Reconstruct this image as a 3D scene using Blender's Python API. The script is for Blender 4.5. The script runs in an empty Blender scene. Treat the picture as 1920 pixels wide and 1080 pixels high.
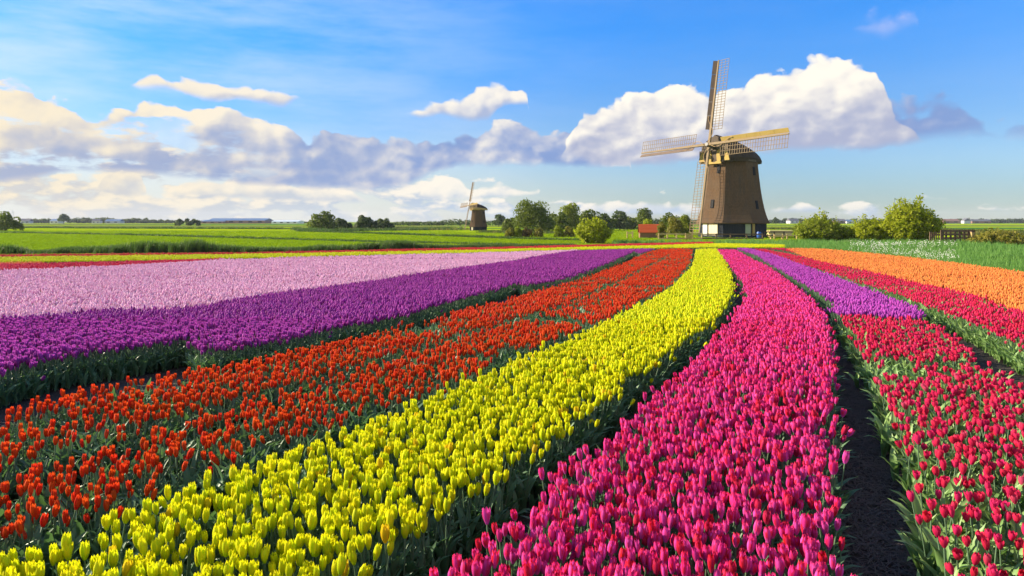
import bpy, math, random
import numpy as np
from mathutils import Vector, Matrix, Euler

R = math.radians
scene = bpy.context.scene
COL = scene.collection

# ------------------------------------------------------------------ camera
F, CX, HY, CAMZ = 1280.0, 960.0, 415.0, 1.85      # focal length in photo pixels, horizon row, eye height
cam = bpy.data.cameras.new('camera')
cam.sensor_width = 36.0
cam.lens = 36.0 * F / 1920.0
cam.shift_y = -(540.0 - HY) / 1920.0
cam.clip_start, cam.clip_end = 0.05, 20000.0
camo = bpy.data.objects.new('camera', cam)
camo.location = (0, 0, CAMZ)
camo.rotation_euler = (R(90), 0, 0)
COL.objects.link(camo)
scene.camera = camo

# ------------------------------------------------------------------ render settings
scene.view_settings.view_transform = 'Standard'
scene.view_settings.look = 'None'
scene.view_settings.exposure = 1.15
scene.view_settings.gamma = 1.0
scene.view_settings.use_curve_mapping = False
scene.render.engine = 'CYCLES'
scene.cycles.max_bounces = 5
scene.cycles.diffuse_bounces = 2
scene.cycles.glossy_bounces = 1
scene.cycles.transmission_bounces = 3
scene.cycles.transparent_max_bounces = 8
scene.cycles.use_denoising = True
scene.cycles.denoiser = 'OPENIMAGEDENOISE'
scene.cycles.denoising_input_passes = 'RGB_ALBEDO_NORMAL'
scene.cycles.denoising_prefilter = 'ACCURATE'
scene.cycles.sample_clamp_indirect = 3.0

# ------------------------------------------------------------------ sun and sky
SUN_AZ, SUN_EL = 76.0, 24.0       # degrees left of the view axis, degrees above the horizon
sd = Vector((-math.sin(R(SUN_AZ)) * math.cos(R(SUN_EL)), math.cos(R(SUN_AZ)) * math.cos(R(SUN_EL)), math.sin(R(SUN_EL))))
sun = bpy.data.lights.new('sun', 'SUN')
sun.energy = 5.0
sun.angle = R(0.5)
sun.color = (1.0, 0.86, 0.64)
suno = bpy.data.objects.new('sun', sun)
suno.rotation_euler = sd.to_track_quat('Z', 'Y').to_euler()
COL.objects.link(suno)


class NT:
    """small wrapper to write node graphs as expressions"""
    def __init__(self, tree):
        self.t = tree
        self.t.nodes.clear()

    def n(self, typ, **kw):
        nd = self.t.nodes.new(typ)
        for k, v in kw.items():
            setattr(nd, k, v)
        return nd

    def put(self, sock, v):
        if isinstance(v, bpy.types.NodeSocket):
            self.t.links.new(v, sock)
        elif v is not None:
            if isinstance(v, tuple) and len(v) == 3 and sock.type == 'RGBA':
                v = (*v, 1.0)
            sock.default_value = v

    def m(self, op, a, b=None, c=None, clamp=False):
        nd = self.n('ShaderNodeMath', operation=op, use_clamp=clamp)
        self.put(nd.inputs[0], a)
        self.put(nd.inputs[1], b)
        self.put(nd.inputs[2], c)
        return nd.outputs[0]

    def vm(self, op, a, b=None):
        nd = self.n('ShaderNodeVectorMath', operation=op)
        self.put(nd.inputs[0], a)
        self.put(nd.inputs[1], b)
        return nd.outputs[0]

    def sstep(self, x, lo, hi, a=0.0, b=1.0):
        nd = self.n('ShaderNodeMapRange', interpolation_type='SMOOTHSTEP')
        self.put(nd.inputs[0], x)
        self.put(nd.inputs[1], lo)
        self.put(nd.inputs[2], hi)
        self.put(nd.inputs[3], a)
        self.put(nd.inputs[4], b)
        return nd.outputs[0]

    def mix(self, f, a, b, blend='MIX'):
        nd = self.n('ShaderNodeMix', data_type='RGBA', blend_type=blend)
        self.put(nd.inputs[0], f)
        self.put(nd.inputs[6], a)
        self.put(nd.inputs[7], b)
        return nd.outputs[2]

    def noise(self, vec, scale, detail=4.0, rough=0.55, dist=0.0, dims='3D'):
        nd = self.n('ShaderNodeTexNoise', noise_dimensions=dims)
        self.put(nd.inputs['Vector'], vec)
        nd.inputs['Scale'].default_value = scale
        nd.inputs['Detail'].default_value = detail
        nd.inputs['Roughness'].default_value = rough
        nd.inputs['Distortion'].default_value = dist
        return nd.outputs[0]

    def noise2(self, vec, scale, detail=4.0, rough=0.55):
        return self.noise(vec, scale, detail, rough, 0.0, '2D')

    def xyz(self, x, y, z):
        nd = self.n('ShaderNodeCombineXYZ')
        self.put(nd.inputs[0], x)
        self.put(nd.inputs[1], y)
        self.put(nd.inputs[2], z)
        return nd.outputs[0]

    def sep(self, v):
        nd = self.n('ShaderNodeSeparateXYZ')
        self.put(nd.inputs[0], v)
        return nd.outputs

    def curve(self, x, pts):
        nd = self.n('ShaderNodeFloatCurve')
        c = nd.mapping.curves[0]
        pts = sorted(pts)
        c.points[0].location = pts[0]
        c.points[1].location = pts[-1]
        for p in pts[1:-1]:
            c.points.new(*p)
        for p in c.points:
            p.handle_type = 'VECTOR'
        nd.mapping.update()
        nd.inputs['Factor'].default_value = 1.0
        self.put(nd.inputs['Value'], x)
        return nd.outputs[0]


def azel(px, py):
    az = math.atan((px - CX) / F)
    return az, math.atan((HY - py) / F * math.cos(az))


def build_world():
    world = bpy.data.worlds.new('World')
    scene.world = world
    world.use_nodes = True
    N = NT(world.node_tree)
    d = N.n('ShaderNodeTexCoord').outputs['Generated']
    X, Y, Z = N.sep(d)
    az = N.m('ARCTAN2', X, Y)
    el = N.m('ARCSINE', N.m('MAXIMUM', N.m('MINIMUM', Z, 1.0), -1.0))
    T = N.m('DIVIDE', N.m('ADD', az, 0.75), 1.5)          # curve parameter along the azimuth
    ELMAX = 0.40

    # ---- clear sky
    sky = N.n('ShaderNodeTexSky', sky_type='NISHITA', sun_disc=False)
    sky.sun_elevation = R(SUN_EL)
    sky.sun_rotation = R(-SUN_AZ)
    sky.air_density = 1.0
    sky.dust_density = 0.0
    sky.ozone_density = 1.0
    tint = N.mix(N.sstep(el, 0.0, 0.10), (0.50, 0.66, 0.94), (0.68, 0.96, 1.40))
    tint = N.mix(N.sstep(el, 0.08, 0.32), tint, (0.25, 1.10, 2.20))
    skyc = N.mix(1.0, sky.outputs[0], tint, 'MULTIPLY')
    bg_sky = N.n('ShaderNodeBackground')
    N.put(bg_sky.inputs[0], skyc)
    bg_sky.inputs[1].default_value = 0.050

    # ---- shared billow fields
    P = N.xyz(az, N.m('MULTIPLY', el, 1.35), 0.37)
    ofs = N.vm('ADD', P, (-0.010, 0.012, 0.0))

    def field(p):
        a = N.noise2(p, 13.0, 7.0, 0.52)
        v = N.n('ShaderNodeTexVoronoi', feature='SMOOTH_F1', voronoi_dimensions='2D')
        N.put(v.inputs['Vector'], N.vm('ADD', p, N.xyz(N.m('MULTIPLY', a, 0.05), N.m('MULTIPLY', a, -0.06), 0.0)))
        v.inputs['Scale'].default_value = 26.0
        v.inputs['Smoothness'].default_value = 0.6
        v.inputs['Detail'].default_value = 1.0
        v.inputs['Roughness'].default_value = 0.5
        b = N.m('SUBTRACT', 0.55, v.outputs['Distance'])
        return a, N.m('ADD', N.m('MULTIPLY', N.m('SUBTRACT', a, 0.5), 1.5), N.m('MULTIPLY', b, 1.0))
    fa, f0 = field(P)
    fb, f1 = field(ofs)
    g0 = N.noise2(P, 34.0, 5.0, 0.6)
    g1 = N.noise2(N.vm('ADD', P, (-0.004, 0.005, 0.0)), 34.0, 5.0, 0.6)
    f0 = N.m('ADD', f0, N.m('MULTIPLY', N.m('SUBTRACT', g0, 0.5), 0.42))
    f1 = N.m('ADD', f1, N.m('MULTIPLY', N.m('SUBTRACT', g1, 0.5), 0.42))
    emb = N.m('SUBTRACT', f0, f1)                          # brighter on the side towards the sun
    big = N.noise2(N.vm('ADD', P, (4.2, 1.7, 0.0)), 5.0, 5.0, 0.55)
    big2 = N.noise2(N.vm('ADD', P, (4.2 - 0.030, 1.7 + 0.045, 0.0)), 5.0, 3.0, 0.55)
    embig = N.m('SUBTRACT', big, big2)

    def prof(pts):
        """pixel profile -> curve of elevation against azimuth"""
        out = []
        for px, py in pts:
            a, e = azel(px, py)
            out.append((min(max((a + 0.75) / 1.5, 0), 1), min(max(e / ELMAX, 0), 1)))
        return N.m('MULTIPLY', N.curve(T, out), ELMAX)

    def bright(pts):
        out = []
        for px, v in pts:
            a, _ = azel(px, 300)
            out.append((min(max((a + 0.75) / 1.5, 0), 1), v))
        return N.curve(T, out)

    def layer(puffs, amp_t, amp_b, soft_t, soft_b, br, ge=0.45, gb=1.8, hk=0.8, fray=0.0):
        """puffs: list of (top profile, bottom profile); between puffs nothing"""
        top, bot = [], []
        for t, b in puffs:
            x0, x1 = min(t[0][0], b[0][0]), max(t[-1][0], b[-1][0])
            top += [(x0 - 14, 480)] + t + [(x1 + 14, 480)]
            bot += [(x0 - 14, 330)] + b + [(x1 + 14, 330)]
        tp, bt = prof(top), prof(bot)
        qt = N.m('DIVIDE', N.m('ADD', N.m('SUBTRACT', tp, el), N.m('MULTIPLY', f0, amp_t)), soft_t)
        qb = N.m('DIVIDE', N.m('ADD', N.m('SUBTRACT', el, bt), N.m('MULTIPLY', N.m('SUBTRACT', big, 0.5), amp_b)), soft_b)
        al = N.m('MULTIPLY', N.sstep(qt, 0.0, 1.0), N.sstep(qb, 0.0, 1.0))
        h = N.m('DIVIDE', N.m('SUBTRACT', el, bt), N.m('MAXIMUM', N.m('SUBTRACT', tp, bt), 0.01), clamp=True)
        s = N.m('MULTIPLY', N.m('POWER', h, hk), bright(br))
        if fray:
            al = N.m('MULTIPLY', al, N.sstep(N.m('ADD', g0, N.m('MULTIPLY', al, 0.55)), 0.48, 0.48 + fray))
        s = N.m('ADD', s, N.m('MULTIPLY', emb, ge))
        s = N.m('ADD', s, N.m('MULTIPLY', embig, gb))
        s = N.m('ADD', s, 0.02)
        return al, N.sstep(s, 0.0, 0.85)

    # colours: sunlit cream, violet grey shade; warmer towards the sun side
    warm = N.sstep(az, -0.80, 0.02)
    lit = N.mix(warm, (0.45, 0.385, 0.275), (0.47, 0.435, 0.38))
    shade = N.mix(warm, (0.185, 0.212, 0.290), (0.105, 0.158, 0.300))
    low_shade = N.mix(warm, (0.31, 0.295, 0.28), (0.205, 0.26, 0.34))

    layers = []
    hz = N.m('MULTIPLY', N.m('MULTIPLY', N.sstep(el, 0.16, -0.01), N.sstep(az, 0.42, -0.45)), 0.80)
    layers.append((hz, (0.41, 0.395, 0.36, 1.0)))
    # low haze-dimmed cumuli along the whole horizon, all the way round
    p2 = N.xyz(N.m('MULTIPLY', az, 1.0), N.m('MULTIPLY', el, 2.6), 2.1)
    nl = N.noise2(p2, 11.0, 7.0, 0.56)
    nl2 = N.noise2(N.vm('ADD', p2, (-0.012, 0.02, 0.0)), 11.0, 7.0, 0.56)
    cov = bright([(-150, 0.62), (0, 0.60), (300, 0.62), (640, 0.60), (800, 0.55), (1000, 0.50), (1300, 0.48), (1500, 0.45), (1750, 0.40), (1920, 0.40), (2050, 0.44)])
    fall = N.m('ADD', N.sstep(el, 0.040, 0.125, 0.0, 0.32), N.sstep(el, 0.10, 0.16, 0.0, 0.5))
    fall = N.m('ADD', fall, N.m('MULTIPLY', N.sstep(el, 0.020, 0.045, 0.0, 0.22), N.sstep(az, -0.05, 0.06)))
    aL = N.sstep(N.m('SUBTRACT', N.m('ADD', nl, cov), N.m('ADD', fall, 1.0)), 0.0, 0.10)
    aL = N.m('MULTIPLY', aL, N.sstep(el, -0.01, 0.03, 0.45, 0.92))
    sL = N.sstep(N.m('ADD', N.m('MULTIPLY', N.m('SUBTRACT', nl, nl2), 3.0), N.m('MULTIPLY', el, 5.0)), -0.05, 0.5)
    layers.append((aL, N.mix(sL, low_shade, lit)))
    # scattered cumulus over the rest of the sky, outside the hand-drawn part
    outside = N.sstep(N.m('ABSOLUTE', az), 0.72, 0.86)
    p3 = N.xyz(az, N.m('MULTIPLY', el, 2.0), 7.7)
    ns = N.noise2(p3, 5.0, 8.0, 0.55)
    ns2 = N.noise2(N.vm('ADD', p3, (-0.02, 0.04, 0.0)), 5.0, 8.0, 0.55)
    aS = N.m('MULTIPLY', N.sstep(N.m('SUBTRACT', ns, N.sstep(el, 0.1, 0.8, 0.0, 0.1)), 0.52, 0.60), N.m('MULTIPLY', outside, N.sstep(el, 0.02, 0.08)))
    layers.append((aS, N.mix(N.sstep(N.m('SUBTRACT', ns, ns2), -0.06, 0.06), shade, lit)))

    # low puffs
    puffs = [
        ([(180, 345), (200, 320), (235, 308), (262, 322), (275, 350)], [(180, 362), (230, 376), (275, 372)]),
        ([(330, 350), (370, 330), (450, 330), (560, 345), (640, 350), (690, 368)], [(330, 368), (420, 375), (560, 380), (690, 382)]),
        ([(775, 362), (800, 345), (830, 326), (862, 332), (885, 355), (940, 345), (985, 350), (1015, 358)], [(775, 372), (850, 376), (940, 372), (1015, 364)]),
        ([(1085, 382), (1105, 375), (1140, 372), (1180, 380), (1215, 374), (1260, 382), (1300, 378), (1335, 388)], [(1085, 402), (1200, 406), (1335, 404)]),
        ([(1440, 392), (1470, 386), (1500, 380), (1540, 388), (1570, 392)], [(1440, 402), (1570, 404)]),
        ([(1715, 370), (1738, 362), (1760, 368), (1785, 371)], [(1715, 377), (1750, 378), (1785, 377)]),
    ]
    al, s = layer(puffs, 0.012, 0.012, 0.006, 0.008, [(0, 0.9), (500, 0.75), (1900, 0.7)])
    layers.append((N.m('MULTIPLY', al, 0.9), N.mix(s, low_shade, lit)))

    # the long bank across the middle and its mass at the sun side
    puffs = [
        ([(-240, 170), (-60, 140), (0, 142), (45, 150), (90, 165), (135, 195), (165, 212), (205, 204), (240, 196), (290, 190), (350, 192), (420, 204), (480, 218), (520, 226),
          (560, 244), (620, 248), (680, 250), (740, 262), (800, 268), (850, 258), (885, 238), (930, 232), (1000, 232), (1060, 240), (1120, 262), (1180, 280)],
         [(-240, 360), (0, 350), (90, 342), (140, 330), (220, 334), (320, 342), (420, 348), (520, 354), (620, 360), (700, 362), (765, 352), (810, 332), (860, 318), (950, 316), (1060, 320), (1180, 318)]),
    ]
    al, s = layer(puffs, 0.022, 0.020, 0.007, 0.014,
                  [(-240, 0.95), (100, 0.8), (250, 0.78), (400, 0.66), (520, 0.62), (600, 0.34), (700, 0.25), (800, 0.24), (1000, 0.32), (1200, 0.4)], 0.30, 1.5, 0.8, 0.25)
    hole = N.noise2(N.vm('ADD', N.vm('MULTIPLY', P, (1.0, 2.2, 1.0)), (9.1, 3.3, 0.0)), 9.0, 6.0, 0.6)
    al = N.m('MULTIPLY', al, N.m('SUBTRACT', 0.97, N.m('MULTIPLY', N.sstep(hole, 0.50, 0.62), N.sstep(az, -0.25, -0.50, 0.0, 0.85))))
    layers.append((al, N.mix(s, shade, lit)))

    # small puffs above the bank
    puffs = [
        ([(222, 156), (240, 148), (270, 146), (290, 136), (310, 144), (345, 140), (390, 146), (430, 157), (480, 163), (520, 170), (560, 176), (598, 174)],
         [(222, 160), (260, 174), (310, 172), (350, 184), (410, 194), (450, 190), (500, 198), (530, 206), (560, 190), (598, 178)]),
        ([(756, 212), (775, 206), (800, 196), (832, 182), (865, 186), (892, 166), (920, 152), (950, 154), (978, 166), (992, 184)],
         [(756, 218), (790, 226), (830, 222), (860, 232), (885, 238), (915, 232), (945, 206), (992, 200)]),
    ]
    al, s = layer(puffs, 0.012, 0.016, 0.007, 0.012, [(0, 1.0), (1900, 1.0)], 0.4, 1.0, 0.8, 0.25)
    layers.append((N.m('MULTIPLY', al, 0.94), N.mix(N.m('MULTIPLY_ADD', s, 0.75, 0.25), shade, lit)))

    # grey tail trailing away from the tall cumulus, out of the sun
    puffs = [
        ([(1560, 250), (1590, 215), (1620, 190), (1660, 172), (1700, 170), (1735, 174), (1768, 164), (1800, 170), (1832, 196), (1856, 222), (1880, 226), (1920, 230), (2000, 234), (2050, 262)],
         [(1560, 285), (1620, 292), (1680, 284), (1740, 276), (1800, 268), (1860, 264), (1920, 268), (2050, 266)]),
    ]
    al, s = layer(puffs, 0.034, 0.028, 0.020, 0.022, [(1500, 0.45), (1680, 0.35), (1760, 0.2), (1850, 0.10), (2050, 0.2)], 0.40, 1.2, 0.8, 0.12)
    thin = bright([(1560, 1.0), (1700, 1.0), (1840, 0.85), (1860, 0.7), (2050, 0.7)])
    layers.append((N.m('MULTIPLY', al, thin), N.mix(N.m('MULTIPLY', s, 0.6), shade, lit)))
    # the tall cumulus behind the windmill
    puffs = [
        ([(1048, 296), (1064, 262), (1078, 226), (1092, 208), (1110, 200), (1140, 194), (1168, 186), (1190, 168), (1220, 160), (1250, 152), (1285, 160), (1310, 168), (1340, 172), (1370, 160), (1400, 142),
          (1440, 132), (1465, 128), (1490, 112), (1520, 104), (1560, 98), (1590, 100), (1615, 110), (1636, 126), (1656, 158), (1676, 196), (1704, 226), (1735, 250), (1755, 268)],
         [(1048, 298), (1075, 300), (1110, 312), (1200, 320), (1290, 315), (1380, 298), (1450, 290), (1540, 292), (1620, 290), (1690, 284), (1755, 270)]),
    ]
    al, s = layer(puffs, 0.021, 0.020, 0.0075, 0.016,
                  [(1040, 0.80), (1250, 0.85), (1400, 0.85), (1500, 1.05), (1590, 1.05), (1640, 0.55), (1700, 0.25)], 0.36, 0.55, 1.35, 0.22)
    soft_shade = N.mix(0.45, shade, (0.30, 0.28, 0.29))
    layers.append((al, N.mix(s, soft_shade, N.mix(0.5, lit, (0.50, 0.475, 0.425)))))

    # rosy wisps high on the right
    puffs = [
        ([(1590, 52), (1612, 25), (1650, 20), (1692, 14), (1718, 32), (1725, 52)], [(1590, 56), (1630, 74), (1660, 84), (1700, 68), (1725, 56)]),
        ([(1890, 14), (1910, 4), (1960, 6)], [(1890, 20), (1920, 26), (1960, 22)]),
    ]
    al, s = layer(puffs, 0.03, 0.03, 0.030, 0.030, [(0, 0.8), (1900, 0.8)])
    layers.append((N.m('MULTIPLY', al, 0.75), (0.28, 0.29, 0.42, 1.0)))
    # thin high veil at the sun side
    veil = N.noise2(N.xyz(N.m('MULTIPLY', az, 0.6), N.m('MULTIPLY', el, 3.0), 3.3), 6.0, 6.0, 0.6)
    aV = N.m('MULTIPLY', N.sstep(veil, 0.25, 0.8), N.sstep(az, 0.25, -0.70, 0.04, 0.55))

    col, alpha = None, None
    cur = bg_sky.outputs[0]
    layers.insert(0, (aV, (0.40, 0.43, 0.45, 1.0)))
    for a, c in layers:
        bg = N.n('ShaderNodeBackground')
        N.put(bg.inputs[0], c)
        ms = N.n('ShaderNodeMixShader')
        N.put(ms.inputs[0], a)
        N.put(ms.inputs[1], cur)
        N.put(ms.inputs[2], bg.outputs[0])
        cur = ms.outputs[0]
    out = N.n('ShaderNodeOutputWorld')
    N.put(out.inputs[0], cur)
    world.cycles.sampling_method = 'MANUAL'
    world.cycles.sample_map_resolution = 512


build_world()

# ------------------------------------------------------------------ terrain shape: the field dips gently away from the camera
def zg(Y):
    Y = np.asarray(Y, float)
    s = 1.5 * np.logaddexp(0, (Y - 9.0) / 1.5)
    return -0.75 * (1 - np.exp(-s / 12.0))


def depth_at(py, h=0.0):
    """distance at which a point h above the ground shows on photo row py"""
    py = np.asarray(py, float)
    lo, hi = np.full(py.shape, 0.3), np.full(py.shape, 6000.0)
    for _ in range(60):
        mid = np.sqrt(lo * hi)
        y = HY + F * (CAMZ - zg(mid) - h) / mid
        far = y < py
        hi = np.where(far, mid, hi)
        lo = np.where(far, lo, mid)
    return np.sqrt(lo * hi)


def at(px, py, h=0.0):
    Y = float(depth_at(py, h))
    return Vector(((px - CX) / F * Y, Y, float(zg(Y))))


def row(px, Y):
    """ground point on photo column px at distance Y"""
    return Vector(((px - CX) / F * Y, Y, float(zg(Y))))


def line(pts, h=0.42):
    a = np.array(pts, float)
    Y = depth_at(a[:, 1], h)
    return np.stack([(a[:, 0] - CX) / F * Y, Y], 1)


def densify(p, step=0.4):
    out = []
    for a, b in zip(p[:-1], p[1:]):
        n = max(1, int(np.hypot(*(b - a)) / step))
        out.append(a + (b - a) * np.linspace(0, 1, n, endpoint=False)[:, None])
    out.append(p[-1:])
    return np.concatenate(out)


# ------------------------------------------------------------------ material helpers
def material(name):
    m = bpy.data.materials.new(name)
    m.use_nodes = True
    return m, NT(m.node_tree)


def finish(N, shader, disp=None):
    o = N.n('ShaderNodeOutputMaterial')
    N.put(o.inputs[0], shader)


def bsdf(N, col, rough=0.7, spec=0.3, normal=None, metal=0.0):
    b = N.n('ShaderNodeBsdfPrincipled')
    N.put(b.inputs['Base Color'], col)
    N.put(b.inputs['Roughness'], rough)
    b.inputs['Specular IOR Level'].default_value = spec
    b.inputs['Metallic'].default_value = metal
    if normal is not None:
        N.put(b.inputs['Normal'], normal)
    return b.outputs[0]


def bump(N, h, strength=0.4, dist=0.05):
    b = N.n('ShaderNodeBump')
    b.inputs['Strength'].default_value = strength
    b.inputs['Distance'].default_value = dist
    N.put(b.inputs['Height'], h)
    return b.outputs[0]


def thin_leaf(N, col, rough=0.5, spec=0.25, trans=0.35, tcol=None):
    a = bsdf(N, col, rough, spec)
    t = N.n('ShaderNodeBsdfTranslucent')
    N.put(t.inputs[0], tcol if tcol is not None else col)
    ms = N.n('ShaderNodeMixShader')
    ms.inputs[0].default_value = trans
    N.put(ms.inputs[1], a)
    N.put(ms.inputs[2], t.outputs[0])
    return ms.outputs[0]


def own_random(N, k=0.0):
    """one random number per plant: from where it stands (the same for every part of one plant)"""
    oi = N.n('ShaderNodeObjectInfo')
    w = N.n('ShaderNodeTexWhiteNoise', noise_dimensions='3D')
    v = N.vm('ADD', oi.outputs['Location'], (k, k * 1.7, 0.0))
    x, y, z = N.sep(v)
    N.put(w.inputs['Vector'], N.xyz(N.m('SNAP', x, 0.004), N.m('SNAP', y, 0.004), 0.0))
    return w.outputs['Value'], oi


def petal_material(name, body, edge, base, alt, alt_p=0.1, hue_var=0.35, body2=None):
    m, N = material(name)
    uv = N.n('ShaderNodeUVMap')
    u, v, _ = N.sep(uv.outputs[0])
    r, oi = own_random(N)
    r2, _ = own_random(N, 3.1)
    e = N.m('MULTIPLY', N.m('ABSOLUTE', N.m('SUBTRACT', u, 0.5)), 2.0)
    streak = N.noise(N.xyz(N.m('MULTIPLY', u, 9.0), N.m('MULTIPLY', v, 1.2), N.m('MULTIPLY', r, 40.0)), 1.6, 3.0, 0.6)
    ef = N.m('MAXIMUM', N.sstep(N.m('ADD', e, N.m('MULTIPLY', streak, 0.5)), 0.42, 0.98), N.sstep(N.m('ADD', v, N.m('MULTIPLY', streak, 0.2)), 0.82, 1.12))
    r3, _ = own_random(N, 7.7)
    c = N.mix(r3, body, body2) if body2 else N.mix(0.0, body, body)
    c = N.mix(N.m('MULTIPLY', ef, N.m('MULTIPLY_ADD', r, hue_var, 1.0 - hue_var)), c, edge)
    c = N.mix(N.m('MULTIPLY', N.sstep(v, 0.42, 0.02), 0.75), c, base)
    c = N.mix(N.m('MULTIPLY', N.sstep(r2, 1.0 - alt_p, 1.0 - alt_p + 0.02), 0.75), c, alt)
    val = N.n('ShaderNodeHueSaturation')
    N.put(val.inputs['Value'], N.m('ADD', 0.70, N.m('ADD', N.m('MULTIPLY', r, 0.20), N.m('MULTIPLY', streak, 0.46))))
    N.put(val.inputs['Hue'], N.m('MULTIPLY_ADD', r2, 0.016, 0.492))
    N.put(val.inputs['Color'], c)
    finish(N, thin_leaf(N, val.outputs[0], 0.55, 0.12, 0.40))
    return m


def leaf_material(name, a, b, rough=0.42, spec=0.3, trans=0.3):
    m, N = material(name)
    uv = N.n('ShaderNodeUVMap')
    u, v, _ = N.sep(uv.outputs[0])
    r, oi = own_random(N, 1.3)
    vein = N.noise(N.xyz(N.m('MULTIPLY', u, 14.0), v, r), 2.0, 2.0, 0.5)
    c = N.mix(N.m('MULTIPLY_ADD', r, 0.6, N.m('MULTIPLY', vein, 0.4)), a, b)
    tc = N.mix(0.6, c, (0.12, 0.26, 0.03))
    finish(N, thin_leaf(N, c, rough, spec, trans, tc))
    return m


def plain(name, col, rough=0.75, spec=0.25, var=0.25, scale=3.0, stretch=(1, 1, 1), bmp=0.0, metal=0.0):
    m, N = material(name)
    tc = N.n('ShaderNodeTexCoord').outputs['Object']
    mp = N.vm('MULTIPLY', tc, tuple(stretch))
    n = N.noise(mp, scale, 6.0, 0.62)
    n2 = N.noise(tc, scale * 0.23, 3.0, 0.5)
    k = N.m('ADD', 1.0 - var, N.m('MULTIPLY', N.m('ADD', n, n2), var))
    c = N.vm('MULTIPLY', N.xyz(k, k, k), tuple(col))
    nr = bump(N, n, bmp, 0.03) if bmp else None
    finish(N, bsdf(N, c, rough, spec, nr, metal))
    return m


# ------------------------------------------------------------------ object helpers
def mesh_from(name, verts, faces, mats=(), uv=None, fmat=None, smooth=False):
    me = bpy.data.meshes.new(name)
    me.from_pydata([tuple(map(float, v)) for v in verts], [], [tuple(map(int, f)) for f in faces])
    for m in mats:
        me.materials.append(m)
    if uv is not None:
        L = me.uv_layers.new(name='UVMap')
        vi = np.empty(len(me.loops), int)
        me.loops.foreach_get('vertex_index', vi)
        L.data.foreach_set('uv', np.asarray(uv, float)[vi].ravel())
    if fmat is not None:
        me.polygons.foreach_set('material_index', list(fmat))
    if smooth:
        me.polygons.foreach_set('use_smooth', [True] * len(me.polygons))
    me.update()
    return me


def link(name, me, parent=None, loc=(0, 0, 0), rot=(0, 0, 0), **props):
    o = bpy.data.objects.new(name, me)
    COL.objects.link(o)
    o.location = loc
    o.rotation_euler = rot
    if parent is not None:
        o.parent = parent
    for k, v in props.items():
        o[k] = v
    return o


def thing(name, label, category, loc=(0, 0, 0), rotz=0.0, group=None, scale=1.0):
    o = link(name, None, None, loc, (0, 0, rotz), label=label, category=category)
    o.scale = (scale,) * 3
    o.empty_display_size = 0.1
    if group:
        o['group'] = group
    return o


class MB:
    """collects boxes, bars and tubes into one mesh"""
    def __init__(self):
        self.v, self.f, self.mi = [], [], []

    def add(self, v, f, mi=0):
        b = len(self.v)
        self.v += [tuple(p) for p in v]
        self.f += [tuple(i + b for i in q) for q in f]
        self.mi += [mi] * len(f)

    def box(self, c, s, rot=None, mi=0, taper=1.0):
        c = Vector(c)
        h = Vector(s) / 2
        M = rot if rot is not None else Matrix.Identity(3)
        vs = []
        for z in (-1, 1):
            k = taper if z > 0 else 1.0
            for x, y in ((-1, -1), (1, -1), (1, 1), (-1, 1)):
                vs.append(c + M @ Vector((x * h.x * k, y * h.y * k, z * h.z)))
        self.add(vs, [(3, 2, 1, 0), (4, 5, 6, 7), (0, 1, 5, 4), (1, 2, 6, 5), (2, 3, 7, 6), (3, 0, 4, 7)], mi)

    def bar(self, a, b, w, d, side, mi=0, w2=None, d2=None):
        """square bar from a to b; w along side, d across"""
        a, b, side = Vector(a), Vector(b), Vector(side)
        ax = (b - a).normalized()
        s = (side - ax * side.dot(ax)).normalized()
        t = ax.cross(s)
        vs = []
        for p, ww, dd in ((a, w, d), (b, w2 or w, d2 or d)):
            for i, j in ((-1, -1), (1, -1), (1, 1), (-1, 1)):
                vs.append(p + s * (ww / 2 * i) + t * (dd / 2 * j))
        self.add(vs, [(3, 2, 1, 0), (4, 5, 6, 7), (0, 1, 5, 4), (1, 2, 6, 5), (2, 3, 7, 6), (3, 0, 4, 7)], mi)

    def tube(self, pts, radii, n=6, mi=0):
        pts = [Vector(p) for p in pts]
        b = len(self.v)
        for i, p in enumerate(pts):
            d = (pts[min(i + 1, len(pts) - 1)] - pts[max(i - 1, 0)]).normalized()
            s = d.orthogonal().normalized()
            t = d.cross(s)
            for k in range(n):
                a = 2 * math.pi * k / n
                self.v.append(tuple(p + (s * math.cos(a) + t * math.sin(a)) * radii[i]))
        for i in range(len(pts) - 1):
            for k in range(n):
                self.f.append((b + i * n + k, b + i * n + (k + 1) % n, b + (i + 1) * n + (k + 1) % n, b + (i + 1) * n + k))
                self.mi.append(mi)
        self.f.append(tuple(b + k for k in range(n))[::-1])
        self.f.append(tuple(b + (len(pts) - 1) * n + k for k in range(n)))
        self.mi += [mi, mi]

    def mesh(self, name, *mats, smooth=False):
        return mesh_from(name, self.v, self.f, mats, None, self.mi, smooth)

    def build(self, name, mat, parent=None, loc=(0, 0, 0), rot=(0, 0, 0), smooth=False, **props):
        mats = mat if isinstance(mat, (list, tuple)) else [mat]
        return link(name, self.mesh(name, *mats, smooth=smooth), parent, loc, rot, **props)


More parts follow.
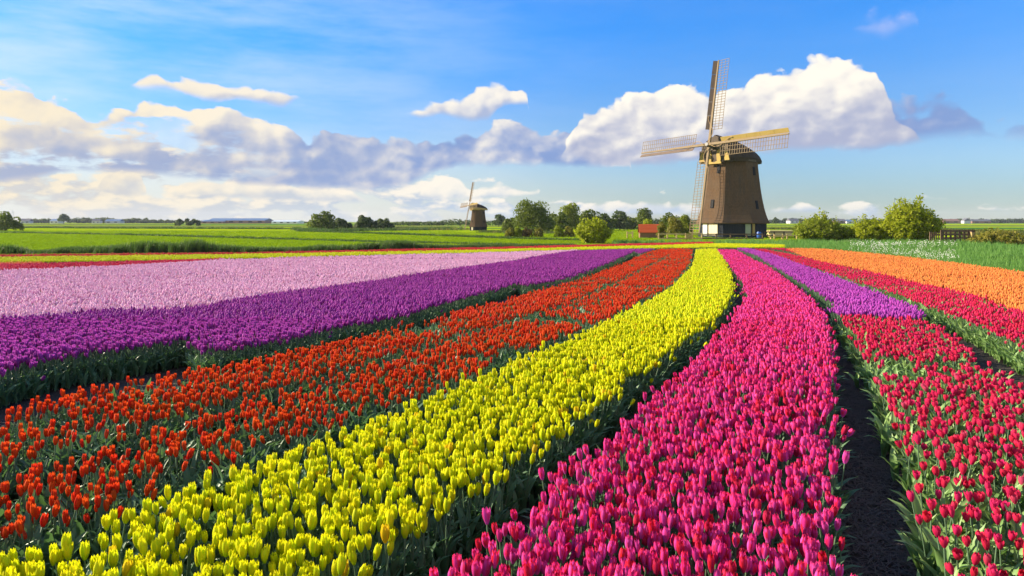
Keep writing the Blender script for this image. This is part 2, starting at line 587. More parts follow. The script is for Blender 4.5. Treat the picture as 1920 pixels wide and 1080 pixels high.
def scatter(name, mat_unused, pts, rots, scales, idx, protos, **props):
    """ONE object: a cloud of points, one of the protos instanced on each"""
    col = bpy.data.collections.new('source_' + name)
    for i, me in enumerate(protos):
        o = bpy.data.objects.new('%s_source_%02d' % (name, i), me)
        col.objects.link(o)
    me = bpy.data.meshes.new(name)
    n = len(pts)
    me.vertices.add(n)
    me.vertices.foreach_set('co', np.asarray(pts, np.float32).ravel())
    for nm, typ, arr, key in (('rot', 'FLOAT_VECTOR', rots, 'vector'), ('scl', 'FLOAT_VECTOR', scales, 'vector')):
        a = me.attributes.new(nm, typ, 'POINT')
        a.data.foreach_set(key, np.asarray(arr, np.float32).ravel())
    a = me.attributes.new('idx', 'INT', 'POINT')
    a.data.foreach_set('value', np.asarray(idx, np.int32))
    me.update()
    o = link(name, me, kind='stuff', **props)
    ng = bpy.data.node_groups.new('scatter_' + name, 'GeometryNodeTree')
    ng.interface.new_socket('Geometry', in_out='INPUT', socket_type='NodeSocketGeometry')
    ng.interface.new_socket('Geometry', in_out='OUTPUT', socket_type='NodeSocketGeometry')
    gi, go = ng.nodes.new('NodeGroupInput'), ng.nodes.new('NodeGroupOutput')
    ci = ng.nodes.new('GeometryNodeCollectionInfo')
    ci.inputs[0].default_value = col
    ci.inputs['Separate Children'].default_value = True
    ci.inputs['Reset Children'].default_value = True
    ip = ng.nodes.new('GeometryNodeInstanceOnPoints')
    ip.inputs['Pick Instance'].default_value = True

    def attr(nm, t):
        a = ng.nodes.new('GeometryNodeInputNamedAttribute')
        a.data_type = t
        a.inputs[0].default_value = nm
        return a.outputs[0]
    er = ng.nodes.new('FunctionNodeEulerToRotation')
    L = ng.links.new
    L(gi.outputs[0], ip.inputs['Points'])
    L(ci.outputs[0], ip.inputs['Instance'])
    L(attr('idx', 'INT'), ip.inputs['Instance Index'])
    L(attr('rot', 'FLOAT_VECTOR'), er.inputs[0])
    L(er.outputs[0], ip.inputs['Rotation'])
    L(attr('scl', 'FLOAT_VECTOR'), ip.inputs['Scale'])
    L(ip.outputs[0], go.inputs[0])
    md = o.modifiers.new('scatter', 'NODES')
    md.node_group = ng
    return o


# ------------------------------------------------------------------ materials of the setting
def meadow_material():
    m, N = material('meadow_grass')
    p = N.n('ShaderNodeNewGeometry').outputs['Position']
    x, y, z = N.sep(p)
    big = N.noise(N.xyz(N.m('MULTIPLY', x, 0.25), y, 0.0), 0.06, 4.0, 0.55)
    mid = N.noise(N.xyz(N.m('MULTIPLY', x, 0.3), y, 0.0), 0.7, 5.0, 0.65)
    fine = N.noise(p, 9.0, 5.0, 0.7)
    c = N.mix(N.sstep(big, 0.35, 0.65), (0.240, 0.350, 0.003), (0.310, 0.385, 0.004))
    c = N.mix(N.sstep(mid, 0.42, 0.75, 0.0, 0.45), c, (0.180, 0.285, 0.006))
    c = N.mix(N.sstep(fine, 0.40, 0.8, 0.0, 0.4), c, (0.150, 0.240, 0.006))
    # drained plots of different crops farther out
    plots = N.noise(N.xyz(N.m('MULTIPLY', x, 0.0015), N.m('MULTIPLY', y, 0.012), 5.0), 1.0, 0.0)
    far = N.sstep(y, 150.0, 210.0)
    c = N.mix(N.m('MULTIPLY', far, N.sstep(plots, 0.46, 0.50)), c, (0.050, 0.150, 0.030))
    c = N.mix(N.m('MULTIPLY', far, N.sstep(plots, 0.60, 0.64)), c, (0.20, 0.19, 0.04))
    finish(N, bsdf(N, c, 0.95, 0.0, bump(N, fine, 0.2, 0.05)))
    return m


def soil_material():
    m, N = material('field_soil')
    p = N.n('ShaderNodeNewGeometry').outputs['Position']
    n1 = N.noise(p, 7.0, 8.0, 0.7)
    n2 = N.noise(p, 1.1, 4.0, 0.6)
    c = N.mix(n1, (0.022, 0.018, 0.016), (0.085, 0.070, 0.060))
    c = N.mix(N.sstep(n2, 0.45, 0.7, 0.0, 0.5), c, (0.11, 0.095, 0.080))
    finish(N, bsdf(N, c, 0.95, 0.15, bump(N, n1, 0.9, 0.06)))
    return m


M_MEADOW = meadow_material()
M_SOIL = soil_material()
M_LEAF = leaf_material('tulip_leaf_green', (0.058, 0.140, 0.072), (0.155, 0.265, 0.150), 0.42, 0.22)
M_LEAF_PALE = leaf_material('tulip_leaf_pale', (0.160, 0.310, 0.085), (0.290, 0.430, 0.150))
M_STEM = plain('tulip_stem', (0.10, 0.17, 0.09), 0.5, 0.3, 0.2, 20)
M_PET = {
    'yellow': petal_material('petal_yellow', (0.68, 0.72, 0.008), (0.76, 0.69, 0.010), (0.40, 0.62, 0.010), (0.72, 0.40, 0.012), 0.035, 0.35, (0.56, 0.69, 0.006)),
    'magenta': petal_material('petal_magenta', (0.78, 0.110, 0.53), (0.72, 0.020, 0.045), (0.68, 0.110, 0.55), (0.55, 0.012, 0.05), 0.13, 0.5, (0.68, 0.026, 0.26)),
    'crimson': petal_material('petal_crimson', (0.68, 0.026, 0.140), (0.70, 0.034, 0.10), (0.55, 0.018, 0.12), (0.62, 0.10, 0.22), 0.06, 0.35, (0.62, 0.016, 0.070)),
    'scarlet': petal_material('petal_scarlet', (0.68, 0.060, 0.010), (0.74, 0.095, 0.014), (0.60, 0.032, 0.012), (0.50, 0.015, 0.05), 0.02, 0.35, (0.58, 0.030, 0.010)),
    'purple': petal_material('petal_purple', (0.40, 0.042, 0.37), (0.48, 0.095, 0.44), (0.32, 0.035, 0.30), (0.24, 0.02, 0.20), 0.1, 0.35, (0.33, 0.030, 0.33)),
    'violet': petal_material('petal_violet', (0.50, 0.065, 0.48), (0.58, 0.13, 0.54), (0.36, 0.04, 0.38), (0.33, 0.03, 0.28), 0.1, 0.35, (0.42, 0.045, 0.44)),
    'pink': petal_material('petal_pink', (0.80, 0.50, 0.69), (0.84, 0.63, 0.76), (0.72, 0.36, 0.56), (0.66, 0.28, 0.50), 0.12, 0.35, (0.80, 0.42, 0.60)),
    'orange': petal_material('petal_orange', (0.80, 0.30, 0.055), (0.84, 0.40, 0.12), (0.74, 0.21, 0.045), (0.70, 0.15, 0.06), 0.1, 0.35, (0.78, 0.24, 0.06)),
    'red': petal_material('petal_red', (0.62, 0.035, 0.045), (0.66, 0.06, 0.05), (0.55, 0.03, 0.05), (0.5, 0.02, 0.08), 0.1),
}

# ------------------------------------------------------------------ ground
def strip_mesh(name, xs_of_y, ys, mat, lift=0.0):
    """sheet following the terrain, columns given per row"""
    v, f = [], []
    n = None
    for Y in ys:
        xs = xs_of_y(Y)
        n = len(xs)
        z = float(zg(Y)) + lift
        v += [(x, Y, z) for x in xs]
    for i in range(len(ys) - 1):
        for k in range(n - 1):
            f.append((i * n + k, i * n + k + 1, (i + 1) * n + k + 1, (i + 1) * n + k))
    return mesh_from(name, v, f, [mat], smooth=True)


YS = np.concatenate([np.arange(-30, 70, 0.5), np.geomspace(70, 3000, 26)])
XCOL = np.array([-3000, -2000, -900, -300, -100, -50, -25, -10, 0, 10, 25, 50, 100, 300, 900, 2000, 3000.])
link('ground', strip_mesh('ground', lambda Y: XCOL, YS, M_MEADOW), kind='structure')

# ------------------------------------------------------------------ tulip beds, outlined on the ground plan
FAR_RED_TOP = [(-350, 487), (0, 480), (480, 475.5), (900, 466), (1000, 463.5), (1220, 457.5), (1335, 455)]
FAR_RED_BOT = [(-350, 491), (0, 484), (480, 478), (900, 470), (1000, 467), (1220, 461.5), (1335, 457.5)]
FAR_YEL_TOP = [(-350, 491.5), (0, 484.5), (480, 478.5), (900, 470.5), (1000, 467.5), (1220, 462), (1340, 458), (1470, 460)]
FAR_YEL_BOT = [(-350, 500), (0, 491.5), (480, 485), (900, 474.5), (1000, 471), (1200, 466.5), (1340, 464.5), (1470, 465)]
BEDS = []


def bed(key, name, label, colour, up, low, spacing, leafy=1.0, h=0.42, pale=False, gaps=(), gapw=0.12, size=1.0, edge=0.13, hu=None, hl=None):
    u, l = densify(line(up, hu or h)), densify(line(low, hl or h))
    BEDS.append(dict(key=key, name=name, label=label, colour=colour, up=u, low=l, poly=np.concatenate([u, l[::-1]]), spacing=spacing, leafy=leafy,
                     pale=pale, gaps=[densify(line(g, h), 0.2) for g in gaps], gapw=gapw, size=size, edge=edge))


Y1_UP = [(-330, 1160), (-150, 1092), (0, 1033), (33, 1013), (83, 1003), (120, 990), (173, 972), (233, 943), (293, 927), (337, 902), (407, 887), (467, 855), (517, 843), (567, 823), (607, 808),
         (657, 800), (690, 778), (733, 767), (790, 743), (857, 717), (933, 690), (1000, 657), (1057, 637), (1107, 613), (1173, 583), (1223, 560), (1257, 540), (1280, 518), (1293, 507), (1303, 490), (1306, 469)]
Y1_LOW = [(330, 1420), (480, 1240), (590, 1135), (645, 1083), (703, 1053), (743, 1023), (787, 1007), (823, 980), (847, 963), (880, 938), (913, 916), (943, 897), (977, 870), (1053, 823), (1083, 797), (1140, 753), (1173, 713), (1240, 677),
          (1280, 645), (1307, 627), (1330, 610), (1363, 573), (1372, 547), (1370, 517), (1357, 490), (1342, 469)]
bed('yellow', 'yellow_tulip_bed', 'long bed of yellow tulips curving from the near left corner towards the mill', 'yellow', Y1_UP, Y1_LOW, 0.055, hu=0.44, hl=0.35)

M1_UP = [(600, 1420), (700, 1190), (787, 1080), (800, 1060), (843, 1027), (880, 1010), (917, 983), (937, 957), (983, 933), (1023, 890), (1073, 853), (1107, 827), (1150, 800), (1175, 780), (1207, 747), (1280, 688), (1313, 657),
         (1363, 607), (1380, 583), (1397, 563), (1403, 550), (1393, 523), (1367, 493), (1346, 469)]
M1_LOW = [(1566, 1420), (1566, 1200), (1567, 1080), (1566, 980), (1571, 920), (1571, 847), (1564, 783), (1559, 717), (1558, 650), (1550, 610), (1540, 580), (1513, 553), (1480, 527), (1440, 500), (1377, 469)]
bed('magenta', 'magenta_tulip_bed', 'broad bed of bright pink tulips between two dark furrows in the middle of the field', 'magenta', M1_UP, M1_LOW, 0.053, hu=0.45, hl=0.44,
    gaps=[[(1430, 1080), (1447, 960), (1462, 880), (1490, 790), (1512, 717), (1513, 610)]], gapw=0.06)

P3_UP = [(1563, 589), (1570, 577), (1547, 557), (1513, 537), (1467, 510), (1423, 483), (1381, 468)]
P3_LOW = [(1727, 590), (1717, 573), (1663, 553), (1580, 523), (1513, 500), (1457, 480), (1407, 467.5)]
bed('violet', 'violet_tulip_bed', 'narrow bed of violet tulips that ends halfway along the right side', 'violet', P3_UP, P3_LOW, 0.060, hu=0.35, hl=0.44)
R1_UP = [(1885, 1420), (1815, 1170), (1780, 1063), (1765, 1020), (1744, 987), (1725, 937), (1707, 857), (1686, 820), (1670, 780), (1651, 733), (1625, 680), (1605, 637), (1578, 592)]
R1_LOW = [(3000, 1420), (2300, 950), (1920, 710), (1880, 682), (1847, 663), (1813, 640), (1773, 609), (1733, 592)]
bed('crimson', 'crimson_tulip_bed', 'bed of crimson tulips among pale green leaves at the near right', 'crimson', R1_UP, R1_LOW, 0.084, 1.8, hu=0.35, hl=0.44, pale=True, size=0.93, edge=0.22)
R2_UP = [(3000, 1190), (2300, 850), (1920, 652), (1873, 630), (1813, 600), (1747, 577), (1697, 557), (1613, 530), (1547, 510), (1480, 490), (1413, 468)]
R2_LOW = [(3000, 820), (2300, 660), (1920, 577), (1847, 553), (1780, 537), (1680, 517), (1580, 497), (1513, 483), (1436, 467.5)]
bed('crimson_side', 'crimson_tulip_bed', 'bed of crimson tulips running beside the orange ones on the right', 'crimson', R2_UP, R2_LOW, 0.078, 1.8, hu=0.35, pale=True, size=0.93, edge=0.22)
R3_UP = [(1500, 476), (1470, 470), (1440, 466.5)]
R3_LOW = [(1500, 475), (1490, 470), (1468, 466)]
bed('crimson_end', 'crimson_tulip_bed', 'short far end of a crimson tulip row beside the orange tulips', 'crimson', R3_UP, R3_LOW, 0.08)
O2_UP = [(3000, 830), (2300, 664), (1920, 580), (1847, 556), (1780, 540), (1680, 519), (1580, 498), (1513, 484), (1477, 469)]
O2_LOW = [(3000, 640), (2300, 563), (1920, 511), (1747, 488), (1647, 478), (1547, 468.5), (1479, 467)]
bed('orange', 'orange_tulip_bed', 'wide bed of light orange tulips along the grass on the right', 'orange', O2_UP, O2_LOW, 0.064,
    gaps=[[(2300, 615), (1920, 540), (1647, 492), (1520, 473)], [(2300, 590), (1920, 525), (1647, 485), (1540, 471)], [(2300, 640), (1920, 558), (1647, 502)]], gapw=0.06)

O1_UP = [(-400, 885), (0, 757), (100, 727), (167, 713), (233, 698), (283, 693), (367, 680), (433, 668), (500, 657), (560, 643), (633, 630), (707, 613), (773, 600), (807, 593), (873, 573), (940, 560), (990, 547), (1057, 530),
         (1123, 510), (1207, 477), (1225, 470), (1235, 467.5)]
O1_LOW = [(-400, 1160), (-150, 1072), (0, 1018), (33, 1011), (83, 991), (150, 968), (217, 955), (317, 901), (383, 891), (450, 868), (500, 846), (567, 822), (633, 796), (673, 783), (740, 760), (807, 733), (873, 710), (940, 677), (1007, 650),
          (1073, 623), (1140, 597), (1207, 563), (1253, 537), (1280, 512), (1295, 490), (1298, 468)]
bed('scarlet', 'scarlet_tulip_bed', 'broad bed of orange red tulips between the purple and the yellow bed', 'scarlet', O1_UP, O1_LOW, 0.072, 1.5, size=0.95, hu=0.44, hl=0.35,
    gaps=[[(1257, 478), (1207, 502), (1140, 533), (1067, 565), (960, 597), (800, 641), (640, 686), (300, 785), (0, 870), (-300, 960)]], gapw=0.16)

PP = [(-400, 623), (0, 593), (100, 587), (183, 578), (233, 576), (283, 578), (333, 575), (400, 568), (500, 550), (640, 533), (773, 515), (873, 500), (940, 492), (1007, 482), (1057, 473.5), (1085, 471)]
P2_LOW = [(-400, 800), (0, 703), (50, 690), (117, 673), (233, 657), (300, 647), (358, 636), (366, 662), (440, 655), (500, 645), (547, 638), (640, 614), (723, 600), (807, 578), (907, 550), (972, 531), (980, 537),
          (1040, 528), (1073, 521), (1107, 508), (1190, 474), (1200, 478), (1230, 468.5)]
bed('purple', 'purple_tulip_bed', 'wide bed of purple tulips between the pale pink and the orange red flowers', 'purple', PP + [(1150, 469), (1228, 467.5)], P2_LOW, 0.060, hu=0.44, hl=0.35,
    gaps=[[(1120, 480), (980, 505), (850, 535), (660, 580), (480, 610)]], gapw=0.04)
PK_UP = [(-400, 528), (0, 508), (200, 500), (330, 493), (420, 487), (480, 486.3), (640, 482.5), (900, 475.8), (1000, 472.5), (1083, 470)]
bed('pink', 'pink_tulip_bed', 'very wide field of pale pink tulips on the left', 'pink', PK_UP, PP, 0.064,
    gaps=[[(-300, 530), (0, 515), (250, 508), (480, 496), (700, 486)], [(-300, 565), (0, 548), (300, 532), (640, 508), (900, 487)]], gapw=0.05)
bed('crimson_strip', 'crimson_tulip_bed', 'thin wedge of dark crimson tulips between pale pink and far yellow ones', 'crimson', [(-400, 507), (0, 495.5), (110, 494), (300, 488.5), (420, 485.8)], [(-400, 527), (0, 507), (200, 499.5), (330, 492.5), (420, 486.6)], 0.052)
bed('orange_strip', 'orange_tulip_bed', 'thin strip of light orange tulips at the far left edge of the field', 'orange', [(-400, 503), (0, 493.5), (80, 492.3)], [(-400, 506.5), (0, 495.3), (80, 493.6)], 0.052)
bed('yellow_strip', 'yellow_tulip_bed', 'thin straight strip of yellow tulips along the far edge of the field', 'yellow', FAR_YEL_TOP, FAR_YEL_BOT, 0.052)
bed('red_strip', 'red_tulip_bed', 'thin strip of red tulips along the very far edge of the field', 'red', FAR_RED_TOP, FAR_RED_BOT, 0.052)

# soil sheet under the beds
_far = np.concatenate([line(FAR_RED_TOP, 0.0), line([(1475, 460), (1560, 468.5), (1650, 479), (1747, 490), (1920, 513), (2300, 566), (3000, 645)], 0.30)])
_fart = _far[:, 0] / _far[:, 1]
_o = np.argsort(_fart)
_far, _fart = _far[_o], _fart[_o]


def far_edge(x, y):
    """distance of the far edge of the tulip field in the direction of (x, y)"""
    return np.interp(np.asarray(x) / np.asarray(y), _fart, _far[:, 1])


def soil_sheet():
    ts = np.concatenate([np.linspace(-6, -1.2, 12), np.linspace(-1.15, 1.65, 150), np.linspace(1.8, 6, 10)])
    v, f = [], []
    rows = 140
    for t in ts:
        y1 = float(np.interp(t, _fart, _far[:, 1]))
        for q in np.linspace(0, 1, rows):
            Y = 0.25 + (y1 - 0.25) * q ** 1.6
            v.append((t * Y, Y, float(zg(Y)) + 0.008))
    for i in range(len(ts) - 1):
        for k in range(rows - 1):
            a = i * rows + k
            f.append((a, a + rows, a + rows + 1, a + 1))
    link('soil', mesh_from('soil', v, f, [M_SOIL], smooth=True), kind='structure')


soil_sheet()

# ------------------------------------------------------------------ tulip shapes
HEAD_Z = 0.355


def petal_geo(inner=False, opening=0.0, nu=4, nv=5, w=0.0200, hh=0.073, seed=0):
    rg = random.Random(seed)
    v, f, uv = [], [], []
    wob = rg.uniform(-0.06, 0.06)
    for j in range(nv + 1):
        t = j / nv
        rad = w * (0.20 + 0.95 * math.sin(math.pi * min(1, (0.06 + 0.80 * t))) ** 0.8) * (0.86 if inner else 1.0)
        rad += opening * 0.016 * t * t
        if t > 0.8:
            rad += 0.002 * (1 - opening)
        width = (0.35 + 1.0 * math.sin(math.pi * min(1.0, 0.12 + 0.70 * t))) * 0.80
        if j == nv:
            width *= 0.42
        elif j == nv - 1:
            width *= 0.92
        for i in range(nu + 1):
            u = i / nu * 2 - 1
            a = u * width + wob * t
            rr = rad * (1 - 0.10 * u * u * (0 if inner else 1) + (0.06 if abs(u) > 0.9 and not inner else 0) * t)
            crease = 0.0011 * math.cos(u * math.pi * 2) * t
            z = hh * t * (1.0 + (0.03 if inner else 0)) - 0.006 * abs(u) ** 2 * (t > 0.75)
            v.append(((rr + crease) * math.cos(a), (rr + crease) * math.sin(a), z))
            uv.append(((u + 1) / 2, t))
    for j in range(nv):
        for i in range(nu):
            a = j * (nu + 1) + i
            f.append((a, a + 1, a + nu + 2, a + nu + 1))
    return v, f, uv


def leaf_geo(length=0.30, width=0.045, lean=0.35, curl=0.6, nv=5, seed=0):
    """broad lance-shaped blade, folded along the middle, leaning outwards along +x"""
    rg = random.Random(seed)
    v, f, uv = [], [], []
    p = Vector((0.004, 0, 0.0))
    ang = lean * 0.35
    tw = rg.uniform(-0.5, 0.5)
    for j in range(nv + 1):
        t = j / nv
        wd = width * (math.sin(math.pi * (0.10 + 0.90 * t) ** 0.85) ** 0.75 if t < 1 else 0.0) * 0.5
        wd = max(wd, 0.0008)
        up = Vector((-math.cos(ang), 0, math.sin(ang)))
        roll = tw * t
        for k, sgn in ((0, -1), (1, 0), (2, 1)):
            side = Vector((math.sin(roll) * 0.3, math.cos(roll), math.sin(roll) * 0.5))
            q = p + side * (wd * sgn) - up * (abs(sgn) * -wd * 0.45)
            v.append(tuple(q))
            uv.append(((sgn + 1) / 2, t))
        step = length / nv
        p = p + Vector((math.sin(ang), 0, math.cos(ang))) * step
        ang += (curl * lean + 0.12) * (0.4 + t)
    for j in range(nv):
        for k in range(2):
            a = j * 3 + k
            f.append((a, a + 1, a + 4, a + 3))
    return v, f, uv


def stem_geo(h=HEAD_Z + 0.004, r=0.0040, bend=0.0, n=5):
    v, f, uv = [], [], []
    for j in range(4):
        t = j / 3
        x = bend * (t * t - t)
        for k in range(n):
            a = 2 * math.pi * k / n
            v.append((x + r * math.cos(a), r * math.sin(a), h * t))
            uv.append((k / n, t))
    for j in range(3):
        for k in range(n):
            f.append((j * n + k, j * n + (k + 1) % n, (j + 1) * n + (k + 1) % n, (j + 1) * n + k))
    return v, f, uv


def xf(geo, M):
    v, f, uv = geo
    return [M @ Vector(p) for p in v], f, uv


def join(parts):
    V, Fc, U, MI = [], [], [], []
    for (v, f, uv), mi in parts:
        b = len(V)
        V += [tuple(p) for p in v]
        Fc += [tuple(i + b for i in q) for q in f]
        U += list(uv)
        MI += [mi] * len(f)
    return V, Fc, U, MI


def rz(a):
    return Matrix.Rotation(a, 4, 'Z')


def leaf_set(seed, n, big=1.0):
    rg = random.Random(seed)
    out = []
    a0 = rg.uniform(0, 6.28)
    for i in range(n):
        g = leaf_geo(rg.uniform(0.21, 0.31) * big, rg.uniform(0.036, 0.060) * big, rg.uniform(0.15, 0.60), rg.uniform(0.3, 0.9), 5, seed * 7 + i)
        out.append((g, a0 + i * 2.2 + rg.uniform(-0.4, 0.4), rg.uniform(0.0, 0.05)))
    return out


def near_tulip(seed, mats, nleaf=3, opening=0.0, headscale=(1.0, 1.0)):
    rg = random.Random(seed)
    parts = [(stem_geo(bend=rg.uniform(-0.04, 0.04)), 1)]
    for g, a, z in leaf_set(seed, nleaf):
        parts.append((xf(g, rz(a) @ Matrix.Translation((0, 0, z))), 2))
    op = opening
    for k in range(3):
        parts.append((xf(petal_geo(True, op * 0.7, seed=seed + k), Matrix.Translation((0, 0, HEAD_Z)) @ rz(k * 2.094 + 1.047) @ Matrix.Diagonal((headscale[0], headscale[0], headscale[1], 1.0))), 0))
        parts.append((xf(petal_geo(False, op * (0.7 + 0.6 * rg.random()), seed=seed + 9 + k), Matrix.Translation((0, 0, HEAD_Z)) @ rz(k * 2.094 + rg.uniform(-0.1, 0.1)) @ Matrix.Diagonal((headscale[0], headscale[0], headscale[1], 1.0))), 0))
    V, Fc, U, MI = join(parts)
    return mesh_from('tulip_near', V, Fc, mats, U, MI, smooth=True)


def far_tulip(seed, mats, nleaf=2, hs=(1.0, 1.0)):
    rg = random.Random(seed)
    v, f, uv = [], [], []
    n = 6
    prof = [(0.008, 0.0), (0.0215, 0.016), (0.0235, 0.040), (0.018, 0.064), (0.007, 0.074)]
    for j, (r, z) in enumerate(prof):
        for k in range(n):
            a = 2 * math.pi * k / n
            rr = r * (1.06 if k % 2 else 0.94) * hs[0] * 1.04
            v.append((rr * math.cos(a), rr * math.sin(a), HEAD_Z + z * hs[1] + (0.006 if (k % 2 and j == 4) else 0)))
            uv.append((0.2 + 0.6 * (k % 2), j / 4))
    for j in range(4):
        for k in range(n):
            f.append((j * n + k, j * n + (k + 1) % n, (j + 1) * n + (k + 1) % n, (j + 1) * n + k))
    f.append(tuple(4 * n + k for k in range(n)))
    parts = [((v, f, uv), 0), (stem_geo(n=3), 1)]
    for g, a, z in leaf_set(seed, nleaf, 1.1):
        lv = leaf_geo(rg.uniform(0.2, 0.3), rg.uniform(0.045, 0.07), rg.uniform(0.25, 0.85), 0.7, 2, seed)
        parts.append((xf(lv, rz(a)), 2))
    V, Fc, U, MI = join(parts)
    return mesh_from('tulip_far', V, Fc, mats, U, MI, smooth=True)


def leaf_clump(seed, mats, n=4):
    parts = [(xf(g, rz(a) @ Matrix.Translation((0, 0, z))), 2) for g, a, z in leaf_set(seed + 50, n, 0.95)]
    V, Fc, U, MI = join(parts)
    return mesh_from('tulip_leaves', V, Fc, mats, U, MI, smooth=True)


NEAR_V, FAR_V, CLUMP_V = 6, 4, 4
OPEN = {'yellow': 0.03, 'magenta': 0.04, 'crimson': 0.30, 'scarlet': 0.0}
_proto = {}


HEAD = {'yellow': (0.80, 0.98), 'magenta': (0.77, 0.93), 'scarlet': (0.69, 0.90), 'crimson': (0.80, 0.80)}
HVAR = (1.0, 0.93, 1.06, 0.97, 1.03, 0.86)


def head(colour):
    return HEAD.get(colour, (0.76, 0.95))


def variant_open(colour, i):
    return OPEN.get(colour, 0.1) * (0.4 + 0.5 * i) + (0, 0.14, 0, 0.55, 0.08, 0)[i]


def protos(colour, pale):
    k = (colour, pale)
    if k not in _proto:
        lm = M_LEAF_PALE if pale else M_LEAF
        mats = [M_PET[colour], M_STEM, lm]
        op = OPEN.get(colour, 0.1)
        hs = head(colour)
        _proto[k] = [near_tulip(11 + i, mats, 3, variant_open(colour, i), (hs[0] * HVAR[i], hs[1] * HVAR[i])) for i in range(NEAR_V)] + \
                    [far_tulip(31 + i, mats, 2, hs) for i in range(FAR_V)] + [leaf_clump(61 + i, mats) for i in range(CLUMP_V)]
    return _proto[k]


def inside(poly, x, y):
    c = np.zeros(x.shape, bool)
    n = len(poly)
    j = n - 1
    for i in range(n):
        xi, yi = poly[i]
        xj, yj = poly[j]
        if yi != yj:
            hit = ((yi > y) != (yj > y)) & (x < (xj - xi) * (y - yi) / (yj - yi) + xi)
            c ^= hit
        j = i
    return c


def dist_to(pts, x, y):
    """distance to a densely sampled line"""
    out = np.full(x.shape, 1e9)
    for k in range(0, len(pts), 1):
        d = np.hypot(x - pts[k, 0], y - pts[k, 1])
        out = np.minimum(out, d)
    return out


rng = np.random.default_rng(7)
_lat = rng.random((256, 256))


def vnoise(x, y, s):
    """smooth value noise"""
    x, y = x * s + 1000, y * s + 1000
    xi, yi = np.floor(x).astype(int), np.floor(y).astype(int)
    fx, fy = x - xi, y - yi
    fx, fy = fx * fx * (3 - 2 * fx), fy * fy * (3 - 2 * fy)
    g = lambda a, b: _lat[a % 256, b % 256]
    return (g(xi, yi) * (1 - fx) + g(xi + 1, yi) * fx) * (1 - fy) + (g(xi, yi + 1) * (1 - fx) + g(xi + 1, yi + 1) * fx) * fy


def in_view(x, y, mx=330, bottom=1430):
    px = CX + F * x / np.maximum(y, 0.05)
    return (px > -mx) & (px < 1920 + mx) & (y > 1.0)


ALL = []       # every near tulip, to pick the ones built as objects
for B in BEDS:
    lo, hi = B['poly'].min(0), B['poly'].max(0)
    lo[1] = max(lo[1], 1.2)
    P, S = [], []
    # rings of distance, wider spacing and slightly bigger plants farther out
    for y0, y1, k, sz in ((1.2, 14, 1.0, 1.0), (14, 24, 1.15, 1.03), (24, 38, 1.4, 1.10), (38, 90, 1.75, 1.2)):
        a, b = max(lo[1], y0), min(hi[1], y1)
        if b <= a:
            continue
        s = B['spacing'] * k
        xm = 0.95 * b + 1.5
        xa, xb = max(lo[0], -xm), min(hi[0], xm)
        gx, gy = np.meshgrid(np.arange(xa, xb, s), np.arange(a, b, s))
        gx[1::2] += s / 2
        x = gx.ravel() + rng.normal(0, s * 0.27, gx.size)
        y = gy.ravel() + rng.normal(0, s * 0.27, gx.size)
        ok = in_view(x, y) & (y >= a) & (y < b)
        x, y = x[ok], y[ok]
        ok = inside(B['poly'], x, y)
        P.append(np.stack([x[ok], y[ok]], 1))
        S.append(np.full(ok.sum(), sz))
    P, S = np.concatenate(P), np.concatenate(S)
    x, y = P[:, 0], P[:, 1]
    keep = np.ones(len(P), bool)
    if 'strip' not in B['key']:
        for e in (B['up'], B['low']):
            keep &= dist_to(densify(e, 0.12), x, y) > 0.035
    for g in B['gaps']:
        dg_ = dist_to(g, x, y)
        keep &= ~((dg_ < B['gapw']) & (rng.random(len(P)) < 0.88))
    cl = vnoise(x, y, 1.6) * 0.6 + vnoise(x, y, 4.5) * 0.4
    thr = {'scarlet': 0.38, 'crimson': 0.32}.get(B['colour'], 0.16)
    flower = (cl > thr + 0.10 * (rng.random(len(P)) - 0.5)) & keep
    leafonly = keep & ~flower
    # leaves spilling over the two long edges, and leaf mass under sparse flowers
    E = []
    if B['key'] not in ('yellow_strip', 'red_strip', 'orange_strip', 'crimson_strip'):
        for e in (B['up'], B['low']):
            d = densify(e, 0.075)
            if (B['key'] == 'crimson' and e is B['up']) or (B['key'] == 'magenta' and e is B['low']):
                d = d[d[:, 1] > 9]
            for rep in range(1):
                q = d + rng.normal(0, 0.03, d.shape)
                E.append(q)
        E = np.concatenate(E)
        E = E[in_view(E[:, 0], E[:, 1]) & (E[:, 1] < 22)]
    else:
        E = np.zeros((0, 2))
    nL = int(flower.sum() * (B['leafy'] - 1.0))
    Lp = P[flower][rng.integers(0, max(1, flower.sum()), nL)] + rng.normal(0, 0.06, (nL, 2)) if nL > 0 else np.zeros((0, 2))
    Lp = Lp[Lp[:, 1] < 20] if len(Lp) else Lp
    C = np.concatenate([E, P[leafonly], Lp])
    B['n_inner'] = int(leafonly.sum()) + len(Lp)
    nf = int(flower.sum())
    FP, FS = P[flower], S[flower]
    hgt = FS * B['size'] * (1.0 + rng.normal(0, 0.055, nf)) * (0.97 + 0.06 * vnoise(FP[:, 0], FP[:, 1], 0.8))
    wid = FS * B['size'] * (1.0 + rng.normal(0, 0.08, nf))
    B['flowers'] = np.stack([FP[:, 0], FP[:, 1], zg(FP[:, 1]) + 0.004, wid, hgt, rng.normal(0, 0.13, nf), rng.normal(0, 0.13, nf) , rng.uniform(0, 6.28, nf), rng.integers(0, NEAR_V, nf)], 1)
    B['clumps'] = C
    lean = rng.random(nf) < 0.09
    B['flowers'][lean, 5:7] *= 2.6

